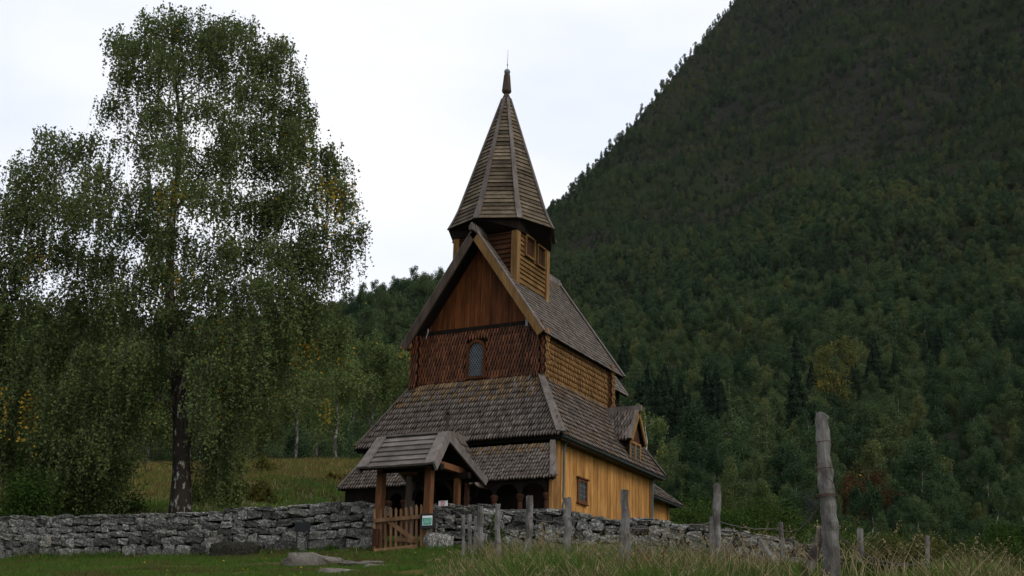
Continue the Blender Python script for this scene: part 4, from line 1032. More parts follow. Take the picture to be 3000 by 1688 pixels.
PO.append(post(2287, 1530, 13, 20, 1690, 12, 'slim smooth pale pole left of the giant weathered post', mat='old_post', rough=.03))
PO.append(post(2519, 1549, 17, 17, 1700, 2, 'square grey stake right of the giant weathered post', rough=.04))
PO.append(post(2717, 1571, 14, 19, 1700, 0, 'plain grey stake farthest right, standing in the yellow bushes', rough=.04))
bp, bt, bb = post(2414, 1214, 40, 13.2, 1720, 16, 'giant weathered gatepost wound with wire, tallest post in the picture', big=True, rough=.22)
# wire on it
mb = MB()
def ringpts(z, r, tilt=0, turns=1.0, n=16, dz=0):
    f = (z-bb.z)/(bt.z-bb.z); c = bb*(1-f)+bt*f
    return [(c.x-bb.x+r*cos(a), c.y-bb.y+r*sin(a), z-bb.z+tilt*cos(a)+dz*a/6.28) for a in np.linspace(0, 2*pi*turns, int(n*turns))]
zr = at_d(2430, 1458, 13.2).z; R0 = .112
for dz in (0, .012, .024): mb.tube(ringpts(zr+dz, R0, .004), .0045, 4)
zr2 = at_d(2420, 1240, 13.2).z; mb.tube(ringpts(zr2, R0*.93, .05, 2.0, 16, -.28), .0045, 4); mb.tube(ringpts(zr2-.33, R0*.95, -.06, 1.4, 16, -.3), .004, 4)
mb.build('wire_winding', [M['rust']], bp)
tw = at_d(2390, 1480, 13.1); mb = MB(); rs = random.Random(4)
for k in range(26):
    a = tw+Vector((rs.uniform(-.03, .03), rs.uniform(-.04, .04), rs.uniform(-.04, .04))); L_ = rs.uniform(.12, .26)
    e_ = a-rgt*L_*rs.uniform(.5, 1)+Vector((0, 0, rs.uniform(-.2, .12)))
    m1 = (a+e_)/2+Vector((0, 0, rs.uniform(-.02, .08)))
    mb.tube([a-bb, m1-bb, e_-bb], .003, 4)
mb.build('wire_tangle', [M['iron']], bp)
# slanted brace pole
a, b = at_d(2229, 1583, 19), at_d(2300, 1700, 17.6); b = b+(b-a)*.2; mb = MB(); mb.tube([(0, 0, 0), (b-a)*.5+Vector((0, 0, .01)), b-a], [.032, .036, .038], 9)
o = mb.build('brace_pole', [M['old_post']], None, smooth=True); o.location = a; tag(o, 'slanting smooth grey pole leaning between the two wire fence posts', 'pole')
# dead stump beside big post
a = at_d(2370, 1640, 13.6); g = ground_h(a); mb = MB(); mb.tube([(-.25, 0, -.1), (-.12, 0, .12), (0, 0, .28), (.12, .02, .55), (.14, .02, .72)], [.07, .065, .06, .05, .03], 9)
o = mb.build('broken_branch', [M['bark_thin']], None); o.location = (a.x, a.y, g); o.rotation_euler = (0, 0, YAW); tag(o, 'dark crooked broken branch leaning on the giant gatepost', 'branch')
# fence wires: one strand per span, sagging and kinked
def strand(pts, label, r=.007, seed=1):
    rs = random.Random(seed); out_ = []
    for (p, q) in zip(pts[:-1], pts[1:]):
        for i in range(14):
            f = i/14; s_ = p*(1-f)+q*f; s_ = s_+Vector((rs.uniform(-.012, .012), rs.uniform(-.012, .012), -.10*4*f*(1-f)*(q-p).length/4+rs.uniform(-.012, .012))); out_.append(s_)
    out_.append(pts[-1]); o0 = out_[0]
    mb = MB(); mb.tube([p_-o0 for p_ in out_], r, 4)
    for p_ in out_[::3]:
        c = p_-o0; mb.tube([c+Vector((-.015, 0, -.02)), c+Vector((.012, 0, .02))], r*.7, 3)
    o = mb.build('fence_wire', [M['wire']], None); o.location = o0; tag(o, label, 'wire', 'strands of barbed fence wire'); return o
ptd = {k: (PO[k][1], PO[k][2]) for k in range(len(PO))}
def on(k, f): return ptd[k][1]*(1-f)+ptd[k][0]*f
bigp = lambda f: bb*(1-f)+bt*f
strand([on(5, .72), on(6, .75), on(7, .6), on(8, .62), on(10, .9), bigp(.55)], 'upper rusty barbed wire sagging from post to post', seed=2)
strand([on(4, .4), on(6, .4), on(7, .35), on(8, .35), on(10, .4), bigp(.25), on(11, .5), on(12, .55)], 'lower barbed wire strung through the tall grass', seed=3)
strand([on(10, .45), at_d(2330, 1600, 16), bigp(.40), at_d(2560, 1640, 14.5), at_d(2660, 1650, 15)], 'loose curling wire between slim pole and giant gatepost', seed=4)

# ------------------------------------------------------------------ foliage helpers
def leaf_quads(C, size, nrm=None, seed=0, aspect=.62, up_bias=0):
    """diamond leaves at centres C (n,3)"""
    r = np.random.default_rng(seed); n = len(C)
    a = r.normal(size=(n, 3)); a /= np.linalg.norm(a, axis=1)[:, None]
    if nrm is not None: a = a*.9+nrm*1.0
    if up_bias: a[:, 2] += up_bias
    a /= np.linalg.norm(a, axis=1)[:, None]
    b = r.normal(size=(n, 3)); b -= (b*a).sum(1)[:, None]*a; b /= np.linalg.norm(b, axis=1)[:, None]; c = np.cross(a, b)
    s = (size*r.uniform(.65, 1.35, n))[:, None]
    V = np.stack([C-b*s*.5, C+c*s*.5*aspect, C+b*s*.5, C-c*s*.5*aspect], 1).reshape(-1, 3)
    F = np.arange(n*4).reshape(n, 4)
    return V, F
def make_crown(seed, H, R, nleaf, size, kind='birch'):
    r = np.random.default_rng(seed); C = []; 
    if kind == 'spruce':
        t = r.uniform(0, 1, nleaf)**.75; z = H*(.08+.92*(1-t)); layer = .5+.5*np.sin(z*2*pi/(H/13)); rad_ = R*(t+.02)*(.72+.38*layer)*np.sqrt(r.uniform(.15, 1, nleaf)); a = r.uniform(0, 2*pi, nleaf)
        rad_ *= .85+.25*np.sin(a*5+seed+z)
        C = np.stack([rad_*np.cos(a), rad_*np.sin(a), z-rad_*.28], 1)
        nr_ = np.stack([np.cos(a), np.sin(a), .4+0*a], 1)
        return leaf_quads(C, size, nr_, seed, .5)
    nl = 34; lob = []
    for i in range(nl):
        t = r.uniform(0, 1); z = H*(.12+.82*t); env = R*np.sin(pi*min(1, max(.05, (1-t)*.86+.10)))**.6*(1 if t < .55 else 1.15-.5*(t-.55)/.45)
        a = r.uniform(0, 2*pi); q = env*np.sqrt(r.uniform(.05, 1))*.72; lob.append((q*cos(a), q*sin(a), z, R*r.uniform(.24, .42)*(1.1-.5*t)))
    lob.append((0, 0, H*.95, R*.2)); lob.append((0, 0, H*.8, R*.34)); nl = len(lob); w = np.array([l[3]**2 for l in lob]); w /= w.sum(); ix = r.choice(nl, nleaf, p=w); lb = np.array(lob)[ix]
    d = r.normal(size=(nleaf, 3)); d /= np.linalg.norm(d, axis=1)[:, None]; rr = (r.uniform(0, 1, nleaf)**.35)*lb[:, 3]*(1+.25*r.normal(size=nleaf)*.6)
    C = lb[:, :3]+d*rr[:, None]*np.array([1, 1, .85])
    hang = r.uniform(0, 1, nleaf)**2*H*.10; C[:, 2] -= hang
    return leaf_quads(C, size, d, seed, .7)
def trunk_mb(seed, H, r0, R, limbs=6):
    rs = random.Random(seed); mb = MB(); pts = [Vector((0, 0, -.8))]; n = 7
    for i in range(1, n+1): pts.append(Vector((rs.uniform(-1, 1)*H*.012*i/2, rs.uniform(-1, 1)*H*.012*i/2, H*.93*i/n)))
    mb.tube(pts, [r0*(1.15-.95*i/n) for i in range(n+1)], 7)
    for k in range(limbs):
        i = rs.randint(2, n-1); a = rs.uniform(0, 2*pi); L_ = R*rs.uniform(.35, .55); p0 = pts[i]
        mb.tube([p0, p0+Vector((cos(a)*L_*.5, sin(a)*L_*.5, L_*.45)), p0+Vector((cos(a)*L_, sin(a)*L_, L_*.6))], [r0*.35, r0*.22, r0*.08], 5)
    return mb
PROTO = []
for i, (H, R, nl, sz, kd) in enumerate([(9.5, 2.8, 11000, .19, 'b'), (8.5, 3.1, 11000, .19, 'b'), (10.5, 2.5, 11000, .19, 'b'), (8.0, 3.3, 11000, .19, 'b'), (11, 3.0, 11000, .19, 'b'), (12, 3.6, 11000, .28, 's'), (14, 4.2, 13000, .28, 's')]):
    V, F = make_crown(50+i, H, R, nl, sz, 'spruce' if kd == 's' else 'birch')
    cm = mesh_np('crown', V, F, M['spruce_leaf'] if kd == 's' else M['forest_leaf'])
    tm = trunk_mb(90+i, H, .13 if kd == 'b' else .16, R, 4 if kd == 'b' else 0); tmesh = mesh_np('trunk', np.array(tm.v), tm.f, M['bark_far'] if kd == 'b' else M['bark_thin'], smooth=True)
    # merged light version for the wood that is only seen as a mass
    PROTO.append((cm, tmesh, kd, H))
# candidate positions
cand = []
r = 50.0
while r < 1500:
    sp_ = 3.0 if r < 84 else 4.2 if r < 250 else 4.2+(r-250)*.0015
    da = degrees(sp_/r)
    a = -27.0+random.uniform(0, da)
    while a < 27:
        cand.append((r+random.uniform(-.45, .45)*sp_, a+random.uniform(-.4, .4)*da)); a += da
    r += sp_*.9
cand = np.array(cand); Lc = cand[:, 0]*np.sin(np.radians(cand[:, 1])); Dc_ = cand[:, 0]*np.cos(np.radians(cand[:, 1])); Hc_ = height(Lc, Dc_)
crest = np.interp(cand[:, 1], sk[:, 0], sk[:, 2]); P3 = np.array([tuple(from_ld(l, d, h)) for l, d, h in zip(Lc, Dc_, Hc_)])
# vectorised pixels
Q = P3-np.array(CAM); zf = Q@np.array(fwd); PX = 1500+FPX*(Q@np.array(cr))/zf; PY = 844-FPX*(Q@np.array(cu))/zf
ok = (cand[:, 0] < crest+25)
meadow = (PX < 1330) & (cand[:, 0] < 91); ok &= ~meadow
left_zone = (cand[:, 1] < -3.6) & (cand[:, 0] < 100); ok &= ~left_zone
chz = (np.abs(P3[:, 0]) < 9) & (P3[:, 1] < 17); ok &= ~chz
dens = fbm(P3[:, 0], P3[:, 1], 21, 3, .018)
rockz = (PX > 1650)*(cand[:, 0] > 620)
rnd_ = rng.uniform(0, 1, len(cand))
ok &= ~((rockz > 0) & (dens > .3) & (rnd_ < .35)); ok &= ~((dens > 1.0) & (rnd_ < .4)); ok &= rnd_ > .10
# trees hidden behind nearer ground rise are kept; those whose top can't show near the right bank removed
idx = np.where(ok)[0]; order = idx[np.argsort(cand[idx, 0])]
spz = fbm(P3[:, 0], P3[:, 1], 33, 2, .03)
def choose(i):
    r_ = cand[i, 0]
    if 1870 < PX[i] < 2150 and 128 < r_ < 165: return int(rng.integers(5, 7))
    sp = r_ < 420 and ((spz[i] > 1.35 and rng.uniform() < .5) or rng.uniform() < .004)
    if sp: return int(rng.integers(5, 7))
    return int(rng.integers(0, 5))
szn = fbm(P3[:, 0], P3[:, 1], 41, 3, .035)
GRP = 'forest trees on the slope behind the church'
near_n = 0; far = []
first_crowns = {}
for i in order:
    v = choose(i); x, y = PX[i], PY[i]; r_ = cand[i, 0]
    if r_ < 84 and 1330 < x < 1960: continue
    sc = rng.uniform(.55, 1.35)*(1+.28*float(np.clip(szn[i], -1.2, 1.2)))*(1.0 if r_ < 300 else 1.0-.25*min(1, (r_-300)/500)); 
    sc *= (.36 if r_ < 84 else .52+.48*min(1, max(0, (r_-84)/170)))
    visible = -60 < x < 3060 and not (x > 1010 and x < 1640 and y > 600)
    if near_n < 290 and visible:
        cm, tm, kd, H = PROTO[v]
        o = empty('spruce_tree' if kd == 's' else 'birch_tree', P3[i]); o.rotation_euler = (0, 0, rng.uniform(0, 6.28)); o.scale = (sc*rng.uniform(.9, 1.15), sc*rng.uniform(.9, 1.15), sc)
        zone = ('left of the church beyond the meadow' if x < 1330 else 'just right of the church roofs' if x < 2110 else 'left of the giant gatepost' if x < 2420 else 'right of the giant gatepost')
        high = 'at the forest foot' if y > 1400 else 'part way up the slope'
        tag(o, ('dark pointed spruce ' if kd == 's' else 'leafy green birch ')+high+', '+zone, 'tree', 'forest trees '+zone)
        c_ = link('crown', cm, o); t_ = link('trunk', tm, o)
        first_crowns.setdefault(v, (c_, t_)); near_n += 1
    else: far.append((i, v, sc))
print('forest', near_n, len(far))
# the wood beyond: one object, geometry nodes put the real crowns and trunks of the nearer trees on its points
fi = np.array([f[0] for f in far]); fv = np.array([f[1] for f in far]); fs = np.array([f[2] for f in far])
for v in range(7):
    if v not in first_crowns: fv[fv == v] = 0
me = bpy.data.meshes.new('forest_points'); me.vertices.add(len(fi)); me.vertices.foreach_set('co', P3[fi].astype(np.float32).ravel())
at = me.attributes.new('kind_index', 'INT', 'POINT'); at.data.foreach_set('value', fv.astype(np.int32))
at = me.attributes.new('size', 'FLOAT', 'POINT'); at.data.foreach_set('value', fs.astype(np.float32))
at = me.attributes.new('turn', 'FLOAT', 'POINT'); at.data.foreach_set('value', rng.uniform(0, 6.28, len(fi)).astype(np.float32))
me.update()
forest = link('distant_forest', me)
tag(forest, 'dense mass of dark green trees covering the mountainside up to the skyline', 'forest', kind='stuff')
ng = bpy.data.node_groups.new('forest_nodes', 'GeometryNodeTree')
ng.interface.new_socket('Geometry', in_out='INPUT', socket_type='NodeSocketGeometry'); ng.interface.new_socket('Geometry', in_out='OUTPUT', socket_type='NodeSocketGeometry')
gi = ng.nodes.new('NodeGroupInput'); go = ng.nodes.new('NodeGroupOutput'); jn = ng.nodes.new('GeometryNodeJoinGeometry')
def attr(nm, ty):
    n = ng.nodes.new('GeometryNodeInputNamedAttribute'); n.data_type = ty; n.inputs[0].default_value = nm; return n.outputs[0]
ki = attr('kind_index', 'INT'); si = attr('size', 'FLOAT'); tu = attr('turn', 'FLOAT')
cx = ng.nodes.new('ShaderNodeCombineXYZ'); ng.links.new(tu, cx.inputs[2])
e2r = ng.nodes.new('FunctionNodeEulerToRotation'); ng.links.new(cx.outputs[0], e2r.inputs[0])
for v, (c_, t_) in first_crowns.items():
    jo = ng.nodes.new('GeometryNodeJoinGeometry')
    for ob in (c_, t_):
        n = ng.nodes.new('GeometryNodeObjectInfo'); n.transform_space = 'ORIGINAL'; n.inputs[0].default_value = ob; n.inputs['As Instance'].default_value = False
        ng.links.new(n.outputs['Geometry'], jo.inputs[0])
    cmp_ = ng.nodes.new('FunctionNodeCompare'); cmp_.data_type = 'INT'; cmp_.operation = 'EQUAL'
    ng.links.new(ki, cmp_.inputs[2]); cmp_.inputs[3].default_value = v
    ip = ng.nodes.new('GeometryNodeInstanceOnPoints'); ng.links.new(gi.outputs[0], ip.inputs['Points']); ng.links.new(cmp_.outputs[0], ip.inputs['Selection'])
    ng.links.new(jo.outputs[0], ip.inputs['Instance']); ng.links.new(e2r.outputs[0], ip.inputs['Rotation']); ng.links.new(si, ip.inputs['Scale'])
    ng.links.new(ip.outputs[0], jn.inputs[0])
ng.links.new(jn.outputs[0], go.inputs[0])
md = forest.modifiers.new('scatter', 'NODES'); md.node_group = ng

# ------------------------------------------------------------------ meadow birches left of the church
def weeping_tree(name, base, boughs, label, cat, group, leaf_mats, trunk_r, leaf_n, leaf_s, seed, trunk_pts=None, yellow=0.0, bark='bark_thin', strand_len=(.6, 1.8), clear=None, yclumps=()):
    """boughs: list of (centre, radius_x, radius_z). limbs run to each bough; leaves hang in strands from its dome"""
    r = np.random.default_rng(seed); rs = random.Random(seed)
    root = empty(name, base); tag(root, label, cat, group)
    mb = MB(); base = Vector(base)
    tp = [Vector(p_) for p_ in trunk_pts]
    n = len(tp); mb.tube([p_-base for p_ in tp], [trunk_r*(1.10-1.04*(i/(n-1))**(.70 if clear else .62)) for i in range(n)], 14)
    o = mb.build('trunk', [M[bark]], root, smooth=True)
    lm = MB(); centres = []
    twig = MB(); nodes = []
    for i in range(max(1, n//4), n-1):
        for f in (0, .33, .66):
            q = (i+f)/(n-1); nodes.append((tp[i]*(1-f)+tp[i+1]*f, trunk_r*(1.10-1.02*q**(.85 if clear else .62))*.55))
    ax0 = tp[1]
    for (c, rx, rzr) in sorted(boughs, key=lambda b_: (Vector(b_[0])-min(tp, key=lambda q: (q-Vector(b_[0])).length)).length):
        c = Vector(c)
        a, rn = min(nodes, key=lambda q: (q[0]-c).length+max(0, q[0].z-(c.z-.55*(c-q[0]).to_2d().length))*1.8)
        L_ = (c-a).length; m1 = a*.62+c*.38+Vector((0, 0, L_*.07))+Vector((rs.uniform(-.1, .1), rs.uniform(-.1, .1), rs.uniform(-.05, .05)))*L_*.6; m2 = a*.28+c*.72+Vector((0, 0, L_*.10))+Vector((rs.uniform(-.1, .1), rs.uniform(-.1, .1), 0))*L_*.4
        r0 = min(rn*.85, .012+.013*L_+.02*rx); lm.tube([a-base, m1-base, m2-base, c-base], [r0, r0*.75, r0*.5, r0*.26], 6)
        nodes += [(m1, r0*.75), (m2, r0*.55), (c, r0*.4)]
        for k in range(int(2+rx*2.5)):
            an = rs.uniform(0, 2*pi); q = c+Vector((cos(an)*rx*rs.uniform(.4, 1), sin(an)*rx*rs.uniform(.4, 1), rzr*rs.uniform(-.1, .8))); s0 = m2*.4+c*.6
            lm.tube([s0-base, (s0+q)/2-base+Vector((0, 0, .12*rx)), q-base], [r0*.28, r0*.16, .006], 4)
        centres.append((c, rx, rzr, 0))
    o = lm.build('limbs', [M[bark if bark != 'bark' else 'bark_thin']], root, smooth=True)
    C = []; TWs = []; YF = []
    for c, rx, rzr, ns in centres:
        K = max(4, int((9.5*rx**1.2+2)*(1 if clear else .8))); per = max(3, int(leaf_n/10))
        for k in range(K):
            th = r.uniform(0, 2*pi); q = sqrt(r.uniform(0.02, 1)); tipp = np.array([c.x+rx*q*cos(th), c.y+rx*q*sin(th), c.z+rzr*(sqrt(1-q*q*.96)*r.uniform(.5, 1)+.15*r.normal())])
            br = rx*r.uniform(.16, .34)+.05; yel = r.uniform() < yellow*1.6; Lb = r.uniform(*strand_len)*(.5+.6*q)
            for yc, yr, yz in yclumps:
                if abs(tipp[0]-yc[0]) < .45 and -yz*.6 < tipp[2]-yc[2]-Lb*.4 < yz*.8 and r.uniform() < .11: yel = True
            for i in range(per):
                ln = Lb*r.uniform(.35, 1.1); m = int(4+ln*7.5/max(.6, leaf_s/.10)); t = np.sort(r.uniform(0, 1, m)); o0 = tipp+r.normal(size=3)*br*np.array([1, 1, .5]); dr = r.normal(size=2)*.07
                arc_ = np.stack([o0[0]+(dr[0]+.15*cos(th)*q)*ln*t**.6, o0[1]+(dr[1]+.15*sin(th)*q)*ln*t**.6, o0[2]-ln*t**1.2], 1)
                C.append(arc_+r.normal(size=(m, 3))*.045*(leaf_s/.1)**.6); YF.append(np.full(m, yel))
                if i % 3 == 0: TWs.append(arc_[[0, m//2, m-1]])
    YF = np.concatenate(YF)
    C = np.concatenate(C)
    if clear:
        q = C-np.array(tp[1]); lat = q@np.array(rgt); dep = q@np.array(FH); km = ~((np.abs(lat+.05) < .62) & (dep < .4) & (C[:, 2] < clear)); C = C[km]; YF = YF[km]
    twig = MB()
    if leaf_s < .15:
        for t_ in TWs[::1]:
            p0, p1, p2 = [Vector(q)-base for q in t_]; w = Vector((.006, 0, 0)); w2 = Vector((0, .006, 0))
            twig.add([p0-w, p0+w, p1+w, p1-w, p2], [(0, 1, 2, 3), (3, 2, 4)])
        twig.build('twigs', [M['bark_thin']], root); tag(root.children[-1], kind='stuff')
    V, F = leaf_quads(C, leaf_s, None, seed, .72, .3)
    V = V-np.array(base)
    mi = np.zeros(len(C), int)
    mi[YF & (r.uniform(0, 1, len(C)) < .85)] = 1; mi[r.uniform(0, 1, len(C)) < yellow*.4] = 1
    o = link('foliage', mesh_np('foliage', V, F, leaf_mats, mi), root); tag(o, kind='stuff')
    print(name, 'leaves', len(C)); return root
# big birch
BD = 37.5
tb_ = at_d(530, 1512, BD); tb_.z = ground_h(tb_)
TP = [tb_+Vector((0, 0, -.4)), at_d(530, 1450, BD), at_d(532, 1380, BD), at_d(530, 1280, BD), at_d(524, 1150, BD), at_d(508, 1000, BD), at_d(496, 840, BD+.2), at_d(500, 680, BD+.4), at_d(520, 520, BD+.5), at_d(528, 360, BD+.5), at_d(510, 200, BD+.4), at_d(500, 90, BD+.3)]
BO = []
# (px, py, radius px x, radius px z)   upper crown, middle, skirts
spec = [(485, 60, 60, 45), (570, 80, 60, 50), (700, 80, 60, 50), (640, 110, 60, 50), (340, 130, 55, 45), (420, 130, 60, 60), (800, 130, 60, 45), (760, 170, 60, 50), (400, 230, 60, 70), (520, 190, 60, 55), (640, 220, 60, 60), (830, 230, 55, 55), (860, 300, 50, 45), (740, 280, 60, 50),
        (360, 330, 40, 60), (460, 330, 60, 60), (600, 330, 65, 55), (700, 380, 70, 50), (820, 370, 65, 55), (880, 330, 35, 60), (380, 430, 55, 60), (500, 440, 70, 60), (640, 460, 75, 55), (780, 470, 75, 55), (240, 420, 50, 55), (170, 440, 60, 60), (90, 520, 70, 60), (880, 460, 40, 55), (960, 440, 50, 45), (1000, 500, 45, 60), (920, 540, 60, 50),
        (300, 520, 60, 60), (420, 560, 75, 55), (560, 560, 75, 55), (720, 590, 70, 50), (840, 600, 70, 50), (1010, 600, 45, 60), (1035, 680, 30, 50), (960, 690, 60, 50), (260, 620, 75, 60), (140, 600, 80, 60), (20, 620, 90, 60), (400, 680, 75, 55), (520, 700, 70, 50), (660, 740, 75, 50), (780, 740, 80, 50), (880, 740, 70, 50), (950, 770, 50, 50),
        (300, 760, 85, 60), (160, 760, 85, 60), (20, 780, 90, 60), (460, 800, 75, 55), (600, 850, 80, 55), (740, 860, 80, 50), (860, 860, 70, 50), (920, 900, 50, 50), (960, 920, 45, 45), (380, 880, 80, 60), (240, 900, 85, 60), (90, 900, 90, 60), (-60, 880, 90, 60), (520, 930, 70, 60), (680, 960, 80, 60), (800, 980, 70, 60), (900, 980, 55, 50), (980, 990, 35, 50),
        (300, 1030, 80, 60), (440, 1040, 75, 60), (160, 1040, 90, 60), (20, 1040, 90, 60), (600, 1080, 75, 60), (720, 1090, 70, 60), (820, 1080, 50, 60), (350, 1160, 75, 60), (240, 1180, 80, 60), (110, 1180, 85, 60), (-20, 1180, 85, 60), (460, 1150, 50, 60), (620, 1200, 60, 60), (690, 1260, 50, 50), (620, 1310, 45, 50), (340, 1290, 65, 60), (240, 1310, 75, 60), (120, 1320, 80, 60), (0, 1320, 85, 60), (380, 1350, 35, 50), (660, 1340, 45, 50), (620, 1250, 55, 60), (690, 1190, 50, 60), (610, 1370, 40, 40), (300, 1400, 50, 50), (190, 1410, 70, 50), (70, 1400, 80, 50), (-60, 1300, 80, 60), (-60, 1050, 90, 60), (-140, 950, 90, 60), (590, 1150, 50, 60), (650, 1150, 60, 60), (560, 1020, 60, 60)]
rs = random.Random(11); mpp = BD/FPX/cos(PITCH)*1.0
for (x, y, rx, rz) in spec:
    off = (x-540)/540*2.0
    rowhalf = max(.6, 3.6-abs(x-540)/500*3.0) if y > 300 else 1.8
    for dep in ((-1, 1) if rx >= 60 else (rs.uniform(-.5, .5),)):
        dd = BD+dep*rs.uniform(.25, .8)*rowhalf
        c = at_d(x+rs.uniform(-12, 12), y+rs.uniform(0, 25), dd); BO.append((c, rx*mpp*rs.uniform(.75, 1.15), rz*mpp*rs.uniform(.8, 1.3)))
YC = [((600, 560), .22, .8), (((765), 420), .35, .3), ((820, 705), .3, .25), ((575, 1000), .13, .35), ((432, 1290), .16, .45), ((380, 1410), .3, .5), ((680, 1150), .15, .5), ((240, 1130), .1, .6), ((545, 860), .2, .3), ((400, 370), .2, .2), ((350, 1450), .3, .4), ((830, 1020), .08, .12), ((985, 1025), .08, .15), ((420, 540), .25, .3)]
ycl = [(tuple(at_d(p_[0], p_[1], BD-1.0)), a*1.0, b*1.7) for p_, a, b in YC]
weeping_tree('weeping_birch', tb_, BO, 'big old weeping birch with green leaves and yellow strands behind the wall', 'tree', None, [M['birch_leaf'], M['birch_yellow']], (.34), 185, .088, 5, TP, yellow=.005, bark='bark', strand_len=(.6, 2.5), clear=at_d(530, 1130, BD).z, yclumps=ycl)
# skirts reaching the wall : lower hanging branches on the left
# meadow birches
for k, (x, yb_, yt, d, wpx, sd) in enumerate([(985, 1352, 960, 84, 105, 1), (865, 1335, 1010, 92, 85, 2), (1090, 1330, 985, 90, 85, 3), (1160, 1325, 1030, 94, 80, 4), (760, 1330, 1040, 95, 85, 5), (660, 1340, 1080, 92, 80, 6), (560, 1340, 1060, 94, 85, 7), (440, 1350, 1050, 93, 90, 8), (310, 1360, 1040, 92, 90, 9), (170, 1370, 1020, 92, 95, 10), (30, 1380, 1010, 92, 95, 11), (930, 1330, 930, 101, 90, 12)]):
    b_ = at_d(x, yb_, d); b_.z = ground_h(b_); r2 = random.Random(sd); mp_ = d/FPX/cos(PITCH)
    tps = [b_+Vector((0, 0, -.3))]+[at_d(x+r2.uniform(-6, 6), yb_+(yt-yb_)*f, d) for f in (.15, .3, .45, .6, .75, .93)]
    bo = []
    for j in range(20):
        f = r2.uniform(.22, .98); w = wpx*(sin(pi*min(.95, max(.12, 1-f*.92)))**.7); bo.append((at_d(x+r2.uniform(-1, 1)*w*.75, yb_+(yt-yb_)*f, d+r2.uniform(-.7, .7)*w*mp_), wpx*.34*mp_*r2.uniform(.7, 1.2), wpx*.30*mp_))
    lab = {0: 'tall birch with a pale trunk at the meadow edge, nearest to the church', 1: 'birch with a dark trunk at the meadow edge left of the nearest one', 11: 'taller birch rising behind the two nearest meadow trees', 2: 'birch just right of the pale trunked one, half hidden by the church roof', 3: 'last birch of the meadow row, showing beside the upper church wall',
           4: 'birch at the meadow top just right of the big birch crown', 5: 'birch seen through the right skirt of the big weeping birch', 6: 'birch at the meadow top straight behind the big birch trunk', 7: 'birch at the meadow top just left of the big birch trunk', 8: 'birch second left of the big birch trunk, in the far row', 9: 'birch in the far row behind the left skirts of the big birch', 10: 'leftmost birch of the row along the meadow top'}[k]
    weeping_tree('birch_tree', b_, bo, lab, 'tree', 'birches along the top of the meadow', [M['birch_leaf'], M['birch_yellow']], .15, 90, .17, 100+sd, tps, yellow=.015, bark='bark_far', strand_len=(.8, 2.2))

M['rust_leaf'] = leaf_mat('rust_leaf', [(.03, .028, .014), (.05, .032, .016), (.07, .04, .018)])
M['yellow_green'] = leaf_mat('yellow_green_leaf', [(.055, .075, .026), (.085, .10, .032), (.12, .12, .036)])
for (x, yb_, yt, d, wpx, sd, leaf, lab, sz, ln_, nm) in [(1893, 1440, 1195, 82, 62, 31, 'birch_leaf', 'slender birch with a bare white trunk just right of the church dormer', .16, 60, 'birch_tree'),
                                         (2450, 1175, 985, 165, 66, 32, 'yellow_green', 'yellow green tree standing out above the giant gatepost in the dark forest', .22, 60, 'birch_tree'),
                                         (2540, 1520, 1380, 74, 90, 33, 'rust_leaf', 'low reddish brown tree at the dark forest foot right of the giant gatepost', .16, 40, 'rowan_tree')]:
    b_ = at_d(x, yb_, d); b_.z = ground_h(b_) if d != 165 else b_.z-3; r2 = random.Random(sd); mp_ = d/FPX/cos(PITCH)
    tps = [b_+Vector((0, 0, -.3))]+[at_d(x+r2.uniform(-4, 6), yb_+(yt-yb_)*f, d) for f in (.15, .3, .45, .6, .75, .93)]
    bo = []
    for j in range(22):
        f = r2.uniform(.25 if sd == 31 else .08, .98); w = wpx*(sin(pi*min(.95, max(.12, 1-f*.92)))**.7); sd_ = 1 if sd != 31 else (1 if r2.random() < .5 else -1)*r2.uniform(.6, 1)
        bo.append((at_d(x+(r2.uniform(-1, 1) if sd != 31 else sd_)*w*.75, yb_+(yt-yb_)*f, d+r2.uniform(-.2, .8)*w*mp_), wpx*.30*mp_*r2.uniform(.7, 1.2), wpx*.28*mp_))
    weeping_tree(nm, b_, bo, lab, 'tree', None, [M[leaf], M['birch_yellow']], .11, ln_, sz, 200+sd, tps, yellow=.01, bark='bark_white' if sd == 31 else 'bark_thin', strand_len=(.8, 2.0))
# ------------------------------------------------------------------ grass
def blades(C, H, W_, lean, seed, segs=2):
    r = np.random.default_rng(seed); n = len(C); a = r.uniform(0, 2*pi, n); dx = np.cos(a)*lean*H; dy = np.sin(a)*lean*H
    fa = r.uniform(0, pi, n); wx = np.cos(fa)*W_/2; wy = np.sin(fa)*W_/2
    out_ = []
    for t in ([0, .5] if segs == 2 else [0]):
        k = (1-t*.45); out_.append(np.stack([C[:, 0]+dx*t*t-wx*k, C[:, 1]+dy*t*t-wy*k, C[:, 2]+H*t], 1)); out_.append(np.stack([C[:, 0]+dx*t*t+wx*k, C[:, 1]+dy*t*t+wy*k, C[:, 2]+H*t], 1))
    out_.append(np.stack([C[:, 0]+dx, C[:, 1]+dy, C[:, 2]+H*(1-lean*.35)], 1))
    V = np.stack(out_, 1); m = V.shape[1]; V = V.reshape(-1, 3); b = np.arange(n)[:, None]*m
    tri = [b+np.array([[0, 1, 3]]), b+np.array([[0, 3, 2]]), b+np.array([[2, 3, 4]])] if segs == 2 else [b+np.array([[0, 1, 2]])]
    F = np.stack(tri, 1).reshape(-1, 3); return V, F, len(tri)
